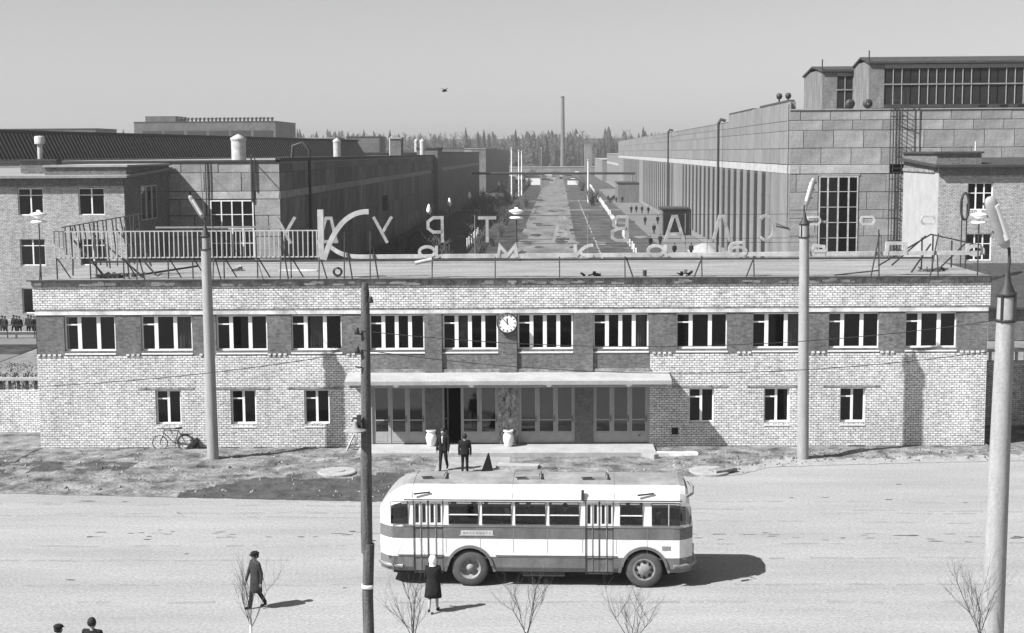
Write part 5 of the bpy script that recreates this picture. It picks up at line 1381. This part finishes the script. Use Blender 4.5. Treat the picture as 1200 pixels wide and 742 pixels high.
LB = block('panel_factory', -52, 278, -23.2, 428, 13.1, PANELDARK, 'second dark factory block farther along the left side of the avenue', TAR, ((9.6, 10.3, PANEL, .06),))
block('stair_tower', -26, 268, -22.2, 279, 13.9, SHADEBRICK, 'narrow dark brick stair tower between the two left factory blocks')
LC = block('panel_factory', -30.5, 475, -23.6, 700, 14.3, PANELDARK, 'third small factory block at the far left end of the avenue', CONC)
b = B(); b.box(-.05, -.06, 0, 2.4, -.0, 14, PANEL); b.build('end_wall', LC)

# glazed sawtooth strip over the left factory
sw_ = thing('sawtooth_lantern', 'long low glazed strip with dark slanting ribs along the left factory roof', 'building', (-62, 150, 0), 0)
A_ = Vector((-62, 150, 12.6)); C_ = Vector((-34.5, 250, 12.6))
n_ = 150
d_ = (C_ - A_); b = B()
nrm = Vector((d_.y, -d_.x, 0)).normalized() 
def sp(f, up, out): 
    p = A_ + d_ * f + nrm * out; return (p.x + 62, p.y - 150, 12.6 + up)
b.add([sp(0, 0, 1.6), sp(1, 0, 1.6), sp(1, 2.6, 0), sp(0, 3.1, 0), sp(0, 0, -3), sp(1, 0, -3)], [(0, 1, 2, 3), (3, 2, 5, 4), (0, 3, 4), (1, 5, 2)], RIB); b.build('glazing', sw_)
b = B(); b.add([sp(-.01, 2.95, -.25), sp(1.005, 2.45, -.25), sp(1.005, 2.9, .3), sp(-.01, 3.4, .3), sp(-.01, 3.4, -2), sp(1.005, 2.9, -2)], [(0, 1, 2, 3), (3, 2, 5, 4)], TAR); b.build('ridge', sw_)
rb_ = B(); rb_ = None
for k in range(n_):
    f = (k / n_) ** 1.0; q = B(); h_ = 3.0 - .5 * f
    q.bar(sp(f, .05, 1.66), sp(f, h_, .08), .11, .1, GREYSTEEL); q.build('rib', sw_)
q = B(); q.bar(sp(0, .05, 1.8), sp(1, .05, 1.8), .35, .2, PALECONC); q.build('gutter', sw_)

# chimney stack block, vents on the left roofs
def roof_vent(x, y, z, r, h, label, m=PALEMETAL):
    t = thing('roof_vent', label, 'vent', (x, y, z), 0)
    b = B(); b.lathe([(r, 0), (r, h * .75)], m, 18); b.build('shaft', t)
    b = B(); b.lathe([(r * 1.02, h * .75), (r * 1.1, h * .8), (r * 1.1, h * .86), (.0, h)], m, 18); b.build('cap', t)
roof_vent(-27.3, 124, 12.5, .62, 2.4, 'thick white round vent with a cone cap on the left factory roof')
roof_vent(-32.7, 215, 12.5, .55, 3.0, 'white round vent standing far along the left factory roof')
roof_vent(-28.6, 250, 12.5, .4, 3.6, 'slim white vent at the far end of the left factory roof')
roof_vent(-24.7, 265, 12.6, .45, 3.2, 'small white vent beside the stair tower')
roof_vent(-29.2, 300, 13.3, .4, 2.8, 'tiny white vent on the second left factory block')
block('roof_house', -27.5, 238, -25.7, 242, 15.5, SHADEBRICK, 'small brick roof house at the far end of the left factory roof', CONC)

# far halls behind on the left
FARB = mat('dark_distant_brick', .10, .95, .3, .15, fine=.2, bscale=.8)
FH = block('distant_hall', -152, 520, -101, 560, 24.6, FARB, 'large dark hall on the skyline at the left with a row of small roof vents')
b = B(); b.box(3, 4, 24.8, 14, 20, 26.9, FARB); b.build('roof_house', FH)
vq = B(); vq.lathe([(.35, 0), (.35, .8), (.6, .9), (.6, 1.4), (0, 1.6)], DARK, 8); vm = vq.mesh('roof_vent')
for k in range(24): inst('roof_vent', vm, FH, (15.5 + k * 1.45 + random.uniform(-.1, .1), 5, 24.8))
for k in range(6):
    q = B(); q.box(0, -.1, 0, 7, .0, 3, SLOT); q.build('window', FH, (3 + k * 8, 0, 18.5))
block('distant_hall', -84, 430, -66, 450, 17.6, PANELPALE, 'pale low hall to the right of the large skyline hall', CONC)
block('distant_hall', -64, 440, -54, 455, 18.0, FARB, 'low dark hall right of the pale one on the left skyline')
block('distant_hall', -190, 420, -134, 440, 20.6, FARB, 'dark hall at the far left edge of the skyline')
block('distant_hall', -80, 610, -52, 640, 14, SHADEBRICK, 'dark low shed in front of the wood beyond the left factory')
block('distant_hall', -52, 640, -28, 665, 15, PANELDARK, 'grey low shed in front of the wood at the left end of the avenue')

# ------------------------------------------------------------------ brick office wings either side
def office(name, label, x, y, w, dpt, h, wins, mirror, mfront, mside):
    t = thing(name, label, 'building', (x, y, 0), 0)
    sx = -1 if mirror else 1        # the corner at x=0 faces the avenue
    hs = []
    for a, c in wins:
        for z0, z1 in ((8.75, 10.75), (5.0, 7.0), (1.4, 3.3)): hs.append((min(sx * a, sx * c), max(sx * a, sx * c), z0, z1))
    b = B(); X0, X1 = min(0, sx * w), max(0, sx * w)
    b.wall(X0, X1, 0, h - .7, 0, .25, hs, mfront); b.wall(X0, X1, h - .7, h - .1, -.12, .1, [], SHADEBRICK); b.quad((X0, -.12, h - .7), (X1, -.12, h - .7), (X1, 0, h - .7), (X0, 0, h - .7), SHADEBRICK)  # darker brick strip paints the shade under the overhanging eaves
    b.build('wall', t)
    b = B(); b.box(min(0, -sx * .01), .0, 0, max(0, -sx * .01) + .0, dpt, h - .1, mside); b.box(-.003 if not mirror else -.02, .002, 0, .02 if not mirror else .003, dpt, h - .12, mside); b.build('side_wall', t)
    b = B(); b.box(X0 + .05, .5, .0, X1 - .05, .6, h - .3, BLACK); b.build('interior', t)
    b = B(); b.add([(X0 - .4, -.55, h - .1), (X1 + .4 * (1 if mirror else 0), -.55, h - .1), (X1 + .4 * (1 if mirror else 0), dpt, h + .35), (X0 - .4, dpt, h + .35), (X0 - .4, -.55, h + .08), (X1 + .4 * (1 if mirror else 0), -.55, h + .08), (X1 + .4 * (1 if mirror else 0), dpt, h + .55), (X0 - .4, dpt, h + .55)],
                [(3, 2, 1, 0), (4, 5, 6, 7), (0, 1, 5, 4), (1, 2, 6, 5), (2, 3, 7, 6), (3, 0, 4, 7)], ROOF if mirror else TAR); b.build('roof', t)
    for a, c in wins:
        p = window_proto(c - a, 2.0, (.5, .5) if mirror else (.33, .33, .33), fr=.07, mull=.1, pm=WHITE, transom=(.74,) if mirror else (.62,))
        x0_ = min(sx * a, sx * c)
        for z0 in (8.75, 5.0): put_window(p, t, x0_, .14, z0)
        p2 = window_proto(c - a, 1.9, (.5, .5), fr=.07, mull=.1, pm=WHITE); put_window(p2, t, x0_, .14, 1.4)
        b = B(); b.box(x0_, .1, 7.05, x0_ + c - a, .2, 8.7, GREYPAN); b.build('spandrel', t)
        b = B(); b.box(x0_, .1, 3.35, x0_ + c - a, .2, 4.95, GREYPAN); b.build('spandrel', t)
    return t
GREYPAN = mat('grey_rendered_spandrel', .20, .9, .25, 2)
LW = office('office_wing', 'three storey grey brick office wing at the left, with shaded side wall towards the avenue', -32.2, 107, 34, 12.4, 11.6, [(1.5, 3.45), (6.1, 8.0), (10.8, 12.7), (15.4, 17.3)], True, GREYBRICK, SHADEBRICK)  # side wall shade painted by the darker brick
p = window_proto(4.4, 2.7, (.3, .34, .3), fr=.1, mull=.35, pm=DOORWOOD)
for z0 in (8.1,):
    w_ = put_window(p, LW, .05, 4.2, z0, R(90))
b = B(); b.box(-6.0, .35, 11.4, .1, 12.3, 12.3, SHADEBRICK); b.box(-6.1, .2, 12.3, .25, 12.4, 12.45, CONC); b.build('parapet', LW)
lv = thing('roof_stack', 'dark brick stack with a white pipe cowl on the left office roof', 'chimney', (-41, 110, 11.85), 0)
b = B(); b.box(0, 0, 0, 2.7, 1.4, .9, SHADEBRICK); b.box(-.15, -.15, .9, 2.85, 1.55, 1.05, TAR); b.build('stack', lv)
b = B(); b.tube([(1.3, .7, 1.0), (1.3, .7, 2.3)], .2, PALEMETAL, 10); b.lathe([(.38, 2.2), (.38, 2.75), (.3, 2.8), (.0, 2.82)], PALEMETAL, 14, c=(1.3, .7, 0)); b.build('cowl', lv)
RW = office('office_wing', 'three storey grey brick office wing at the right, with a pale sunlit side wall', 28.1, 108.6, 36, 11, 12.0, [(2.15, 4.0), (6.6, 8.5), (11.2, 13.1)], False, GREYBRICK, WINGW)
b = B(); b.box(-.1, .4, 11.6, 3.2, 10.6, 12.9, SHADEBRICK); b.box(-.25, .25, 12.9, 3.35, 10.8, 13.05, TAR); b.build('parapet', RW)
b = B(); b.box(-.12, 1, 11.5, .0, 10.9, 11.75, SPALL); b.build('side_cornice', RW)
for k, (x, z) in enumerate(((.6, 13.1),)):
    b = B(); b.tube([(x + 2.6, 2, z), (x + 2.6, 2, z + .7)], .08, PALEMETAL, 8); b.build('vent_pipe', RW)
# dark lean-to at the foot of the right wing
t = thing('lean_to', 'low lean-to with a dark sloping roof at the foot of the right office wing', 'shed', (29, 100, 0), 0)
b = B(); b.box(0, 1, 0, 30, 8.2, 2.2, SHADEBRICK); b.build('wall', t)
b = B(); b.add([(-.4, .6, 2.2), (30, .6, 2.2), (30, 8.3, 4.6), (-.4, 8.3, 4.6), (-.4, .6, 2.35), (30, .6, 2.35), (30, 8.3, 4.8), (-.4, 8.3, 4.8)], [(3, 2, 1, 0), (4, 5, 6, 7), (0, 1, 5, 4), (1, 2, 6, 5), (2, 3, 7, 6), (3, 0, 4, 7)], TAR); b.build('roof', t)
# small metal hood fixed on the pale side wall
t = thing('wall_lamp', 'tall dark oval opening frame standing before the pale side wall of the right wing', 'frame', (28.6, 104, 0), 0)
b = B(); b.tube([(0, 0, 0), (0, 0, 9.9)], .05, DARK, 6); b.tube([(.35, 0, 0), (.35, 0, 9.4)], .05, DARK, 6); b.build('post', t)
b = B(); b.tube([(.2 + .28 * cos(a), 0, 9.2 + .95 * sin(a)) for a in [2 * pi * k / 20 for k in range(21)]], .09, DARK, 6, caps=False); b.build('ring', t)

# ------------------------------------------------------------------ along the avenue
def nth(k): return str(k) + ('th' if 10 < k % 100 < 14 else {1: 'st', 2: 'nd', 3: 'rd'}.get(k % 10, 'th'))
G2 = 'whitewashed posts along the avenue walk'
pm_ = B(); pm_.box(-.1, -.1, 0, .1, .1, 1.1, WHITE); pm_.add([(-.1, -.1, 1.1), (.1, -.1, 1.1), (.1, .1, 1.1), (-.1, .1, 1.1), (0, 0, 1.2)], [(0, 1, 4), (1, 2, 4), (2, 3, 4), (3, 0, 4)], WHITE); pm_ = pm_.mesh('white_post')
_nth = 0
s_ = 186.0
while s_ < 560:
    if not (228 < s_ < 262):
        _nth += 1
        o = inst('white_post', pm_, None, (9.9 + (s_ - 190) * .006 + random.uniform(-.1, .1), s_, -.02)); o.rotation_euler.y = random.uniform(-.06, .06)
        o.scale = (1, 1, random.uniform(.8, 1.25) * (1.0 if s_ < 230 else .9)); tag(o, 'short whitewashed post right of the avenue, ' + nth(_nth) + ' from the near end of its line', 'post', G2)
    s_ += 6.0 if s_ < 230 else (4.4 if s_ < 400 else 6)
G3 = 'whitewashed posts in the left verge'
for k, s_ in enumerate((176, 180, 184, 197, 201, 205.5, 210, 214.5, 219, 224)):
    o = inst('white_post', pm_, None, (-12.4 - (1.5 if s_ < 190 else 0) + random.uniform(-.1, .1), s_, -.02)); o.scale = (.7, .7, 1.45); tag(o, 'slim whitewashed post in the dark verge left of the avenue, ' + nth(k + 1) + ' from the near end', 'post', G3)
G4 = 'white kerb stones between the avenue and the right verge'
ks = B(); ks.box(-.09, 0, 0, .09, 1.5, .17, PALECONC); ks = ks.mesh('kerb_stone')
_nth = 0
s_ = 150.0
while s_ < 400:
    if random.random() < .72:
        _nth += 1
        o = inst('kerb_stone', ks, None, (5.45 + random.uniform(-.06, .06), s_, -.03)); o.rotation_euler.z = random.uniform(-.03, .03); tag(o, 'worn white kerb stone right of the avenue, ' + nth(_nth) + ' from the near end of its line', 'kerb stone', G4)
    s_ += random.uniform(2.2, 4.5)
# globe lamps on the left
for k, (x, s_, h_) in enumerate(((-16.6, 186, 5.4), (-16.8, 224, 5.0), (-17.2, 281, 4.4), (-18.0, 350, 3.6), (-17.6, 430, 3.4))):
    t = thing('globe_lamp', 'white globe lamp in the row along the left verge, ' + ('nearest', 'second nearest', 'third nearest', 'fourth nearest', 'farthest')[k], 'lamp', (x, s_, 0), 0, 'globe lamps along the left verge')
    b = B(); b.tube([(0, 0, 0), (0, 0, h_)], .06, DARK, 6); b.build('pole', t)
    b = B(); b.lathe([(.0, h_ - .1), (.2, h_), (.34, h_ + .35), (.26, h_ + .75), (.08, h_ + 1.25), (0, h_ + 1.3)], GLOBE, 12); b.build('globe', t)
hp = B()
for i in range(9):
    for k in range(14):
        r_ = i / 8; a = 2 * pi * k / 14; hp.v.append((2.1 * r_ * cos(a) * (1 + .12 * sin(3 * a)), 6 * r_ * sin(a), 1.15 * (1 - r_ ** 1.6) * (1 + .15 * noise.noise(Vector((r_ * 4, a * 2, 0))))))
for i in range(8):
    for k in range(14): hp.f.append([i * 14 + k, i * 14 + (k + 1) % 14, (i + 1) * 14 + (k + 1) % 14, (i + 1) * 14 + k]); hp.m.append(hp.mi(CONC)); hp.sm.append(True)
tag(hp.build('pale_heap', None, (19.3, 192, -.02)), 'pale heap at the foot of the right factory wall', 'snow heap')  # low pale mound in the plain concrete tone
# gantry across the avenue and white masts
t = thing('pipe_gantry', 'long dark pipe carried across the avenue on thin posts', 'gantry', (0, 392, 0), 0)
b = B(); b.tube([(-24, 0, 7.6), (20.6, 0, 7.4)], .32, DARK, 8); b.build('pipe', t)
for x in (-22, 19.8):
    b = B(); b.tube([(x, 0, 0), (x, 0, 7.4)], .2, GREYSTEEL, 6); b.build('post', t)
for x, y, h_, lb in ((-12.8, 400, 14.2, 'nearest white mast left of the avenue'), (-11.9, 440, 13.5, 'second white mast left of the avenue'), (-11.2, 447, 13.2, 'third white mast left of the avenue'), (7.7, 377, 11.0, 'white mast right of the avenue'), (-6.0, 520, 14.5, 'slim dark lamp mast in the middle of the far avenue')):
    t = thing('mast', lb, 'mast', (x, y, 0), 0)
    b = B(); b.tube([(0, 0, 0), (0, 0, h_)], [.24, .16], WHITE if x != -6.0 else GREYSTEEL, 8); b.build('pole', t)
    b = B(); b.lathe([(0, h_ - .05), (.3, h_), (.2, h_ + .3), (0, h_ + .35)], PALEMETAL, 8); b.build('cap', t)
# street clutter far down the avenue: little white kiosks and benches
random.seed(11)
for k, (y, x) in enumerate(sorted((random.uniform(560, 860), random.uniform(-20, 12)) for k in range(16))):
    b = B(); w_, h_ = random.uniform(1.5, 6), random.uniform(1.2, 3.5); b.box(-w_ / 2, 0, 0, w_ / 2, 2, h_, random.choice((BELT, PANELPALE, WHITE))); b.box(-w_ / 2 - .2, -.2, h_, w_ / 2 + .2, 2.2, h_ + .2, TAR)
    tag(b.build('kiosk', None, (x, y, 0)), 'tiny pale hut far down the avenue before the wood, ' + nth(k + 1) + ' from the near end', 'hut', 'pale huts far down the avenue')
b = B(); b.box(-40, 0, 0, 40, 3, 4.2, PANELPALE); b.box(-40.3, -.3, 4.2, 40.3, 3.3, 4.6, BELT); tag(b.build('far_wall', None, (0, 868, 0)), 'long pale low building closing the end of the avenue', 'building')
# chimney
ch = thing('chimney_stack', 'tall slim brick chimney rising from the wood at the end of the avenue', 'chimney', (2.8, 900, 0), 0)
b = B(); b.tube([(0, 0, 0), (0, 0, 12), (0, 0, 47)], [1.6, 1.4, 1.0], SHADEBRICK, 16); b.build('shaft', ch)
b = B(); b.lathe([(1.02, 46.2), (1.15, 46.4), (1.15, 47.1), (.8, 47.15)], DARK, 16); b.build('rim', ch)

# bare shrubs on the left verge
sh = []
for v in range(4):
    rnd = random.Random(40 + v); b = B()
    for k in range(26):
        a = rnd.uniform(0, 6.28); e_ = rnd.uniform(.15, .8); h_ = rnd.uniform(1.0, 2.6)
        p0 = Vector((rnd.uniform(-.3, .3), rnd.uniform(-.3, .3), 0)); p1 = p0 + Vector((cos(a) * e_ * .5, sin(a) * e_ * .5, h_ * .6)); p2 = p1 + Vector((cos(a) * e_ * .7, sin(a) * e_ * .7, h_ * .4))
        b.tube([p0, p1, p2], [.05, .035, .015], SHRUBM, 4, caps=False)
        for q in range(3):
            s2 = p1.lerp(p2, rnd.random()); b.tube([s2, s2 + Vector((rnd.uniform(-.5, .5), rnd.uniform(-.5, .5), rnd.uniform(.2, .7)))], [.025, .012], SHRUBM, 3, caps=False)
    sh.append(b.mesh('bare_shrub'))
random.seed(5)
for k in range(42):
    s_ = 165 + (k / 42) ** 1.3 * 260; x = random.choice((-21.0, -19.5, -14.5, -9.0)) + random.uniform(-1.2, 1.2)
    o = inst('bare_shrub', sh[k % 4], None, (x, s_, 0), random.uniform(0, 6)); q = random.uniform(.7, 1.5); o.scale = (q * 1.3, q * 1.3, q)
    tag(o, 'leafless dark shrub in the dark verge left of the avenue', 'shrub', 'bare shrubs on the left verge')
for k in range(18):
    s_ = 330 + k * 28; x = random.choice((-9, -12, -15, 8.5)) + random.uniform(-1.5, 1.5)
    o = inst('bare_shrub', sh[k % 4], None, (x, s_, 0), random.uniform(0, 6)); q = random.uniform(.8, 1.8); o.scale = (q * 1.5, q * 1.5, q)
    tag(o, 'leafless shrub far along the edge of the avenue', 'shrub', 'bare shrubs far along the avenue')

# ------------------------------------------------------------------ the wood beyond
def conifer(b, x, y, z, h, r, rnd, tiers=7, m=NEEDLE):
    b.tube([(x, y, z), (x, y, z + h * .95)], [r * .09, .02], TRUNKP, 4, caps=False, smooth=False)
    for k in range(tiers):
        f = k / tiers; zz = z + h * (.16 + .80 * f); rr = r * (1 - f) ** .8 * rnd.uniform(.75, 1.15) + .12 * r; hh = h * .26 * (1 - .5 * f)
        n = 7; vs = []
        for q in range(n):
            a = 2 * pi * (q + rnd.random() * .6) / n; rq = rr * rnd.uniform(.45, 1.2)
            vs.append((x + rq * cos(a), y + rq * sin(a), zz - rnd.uniform(0, .10) * h * (1 - f)))
        vs.append((x + rnd.uniform(-.1, .1) * r, y, zz + hh))
        b.add(vs, [(q, (q + 1) % n, n) for q in range(n)], m)
rnd = random.Random(3); b = B()
for k in range(2300):
    x = rnd.uniform(-430, 400); y = 900 + rnd.random() ** 1.2 * 260 + (60 if abs(x) < 22 else 0) + .00018 * x * x
    g_ = noise.noise(Vector((x * .016, y * .01, 0)))
    h = 19 + 7 * rnd.random() + 9 * g_ + (y - 900) * .018
    if rnd.random() < .55: conifer(b, x, y, 0, h * rnd.uniform(.75, 1.05), h * rnd.uniform(.14, .22), rnd)
    else:            # bare birches and pines
        b.tube([(x, y, 0), (x + rnd.uniform(-.6, .6), y, h * .9)], [.22, .08], TRUNKP, 4, caps=False)
        for q in range(30):
            a = rnd.uniform(0, 6.3); zz = h * rnd.uniform(.35, .92); L_ = rnd.uniform(.8, 2.8); p0 = Vector((x, y, zz)); p1 = p0 + Vector((cos(a) * L_, sin(a) * L_, L_ * .8)); w_ = Vector((.25, .2, .1))
            b.add([p0, p1, p1 + w_, p0 + w_], [(0, 1, 2, 3)], NEEDLE if rnd.random() < .5 else TRUNKP)
b.build('wood', stuff=True)
b = B(); b.quad((-600, 1180, -1), (600, 1180, -1), (600, 1400, 26), (-600, 1400, 26), NEEDLE); b.build('wooded_rise', kind='structure')
tm = []
for v in range(4):
    r2 = random.Random(70 + v); tb = B(); conifer(tb, 0, 0, 0, 1.0, .13, r2, 12); crown = B(); trunk = B()
    trunk.tube([(0, 0, 0), (0, 0, .9)], [.012, .003], TRUNKP, 5, caps=False); conifer(crown, 0, 0, 0, 1.0, .135, r2, 13); tm.append((trunk.mesh('trunk'), crown.mesh('crown')))
random.seed(21)
us = sorted(random.uniform(-255, 160) for k in range(46))
us = sorted(u + 40 if abs(u - 2) < 16 else u for u in us)
for k, u in enumerate(us):
    t = thing('spruce_tree', 'tall dark spruce at the edge of the distant wood, ' + nth(k + 1) + ' from the left', 'tree', (u, 893 - random.random() * 12, 0), random.uniform(0, 6), 'spruces at the edge of the wood')
    h = random.uniform(19, 28); t.scale = (h, h, h)
    inst('trunk', tm[k % 4][0], t); inst('crown', tm[k % 4][1], t)
# the bird
bd = thing('bird', 'small dark bird gliding in the sky above the left factory', 'bird', (-7.6, 98, 17.3), R(30))
b = B(); b.tube([(-.2, 0, 0), (-.1, 0, .0), (.1, 0, .02), (.22, 0, 0)], [.02, .07, .06, .01], DARK, 8); b.build('body', bd)
for s in (-1, 1):
    b = B(); b.add([(-.08, 0, .03), (.1, 0, .03), (.1, s * .25, .16), (-.0, s * .28, .15), (.02, s * .55, .2), (-.06, s * .55, .18), (0, s * .1, .0)], [(0, 1, 2, 3), (3, 2, 4, 5), (0, 6, 1)], DARK); b.build('wing', bd)

# ------------------------------------------------------------------ haze
b = B(); b.box(-1500, -59, -1.1, 1500, 2000, 62, GROUNDM)
hz = b.build('haze', stuff=True)
hm = bpy.data.materials.new('haze_air'); hm.use_nodes = True
hn, hl = hm.node_tree.nodes, hm.node_tree.links
hn.clear()
ho = hn.new('ShaderNodeOutputMaterial'); pv = hn.new('ShaderNodeVolumePrincipled')
pv.inputs['Color'].default_value = g3(.9); pv.inputs['Density'].default_value = 0.00024; pv.inputs['Anisotropy'].default_value = .2
hl.new(pv.outputs[0], ho.inputs['Volume'])
hz.data.materials.clear(); hz.data.materials.append(hm)
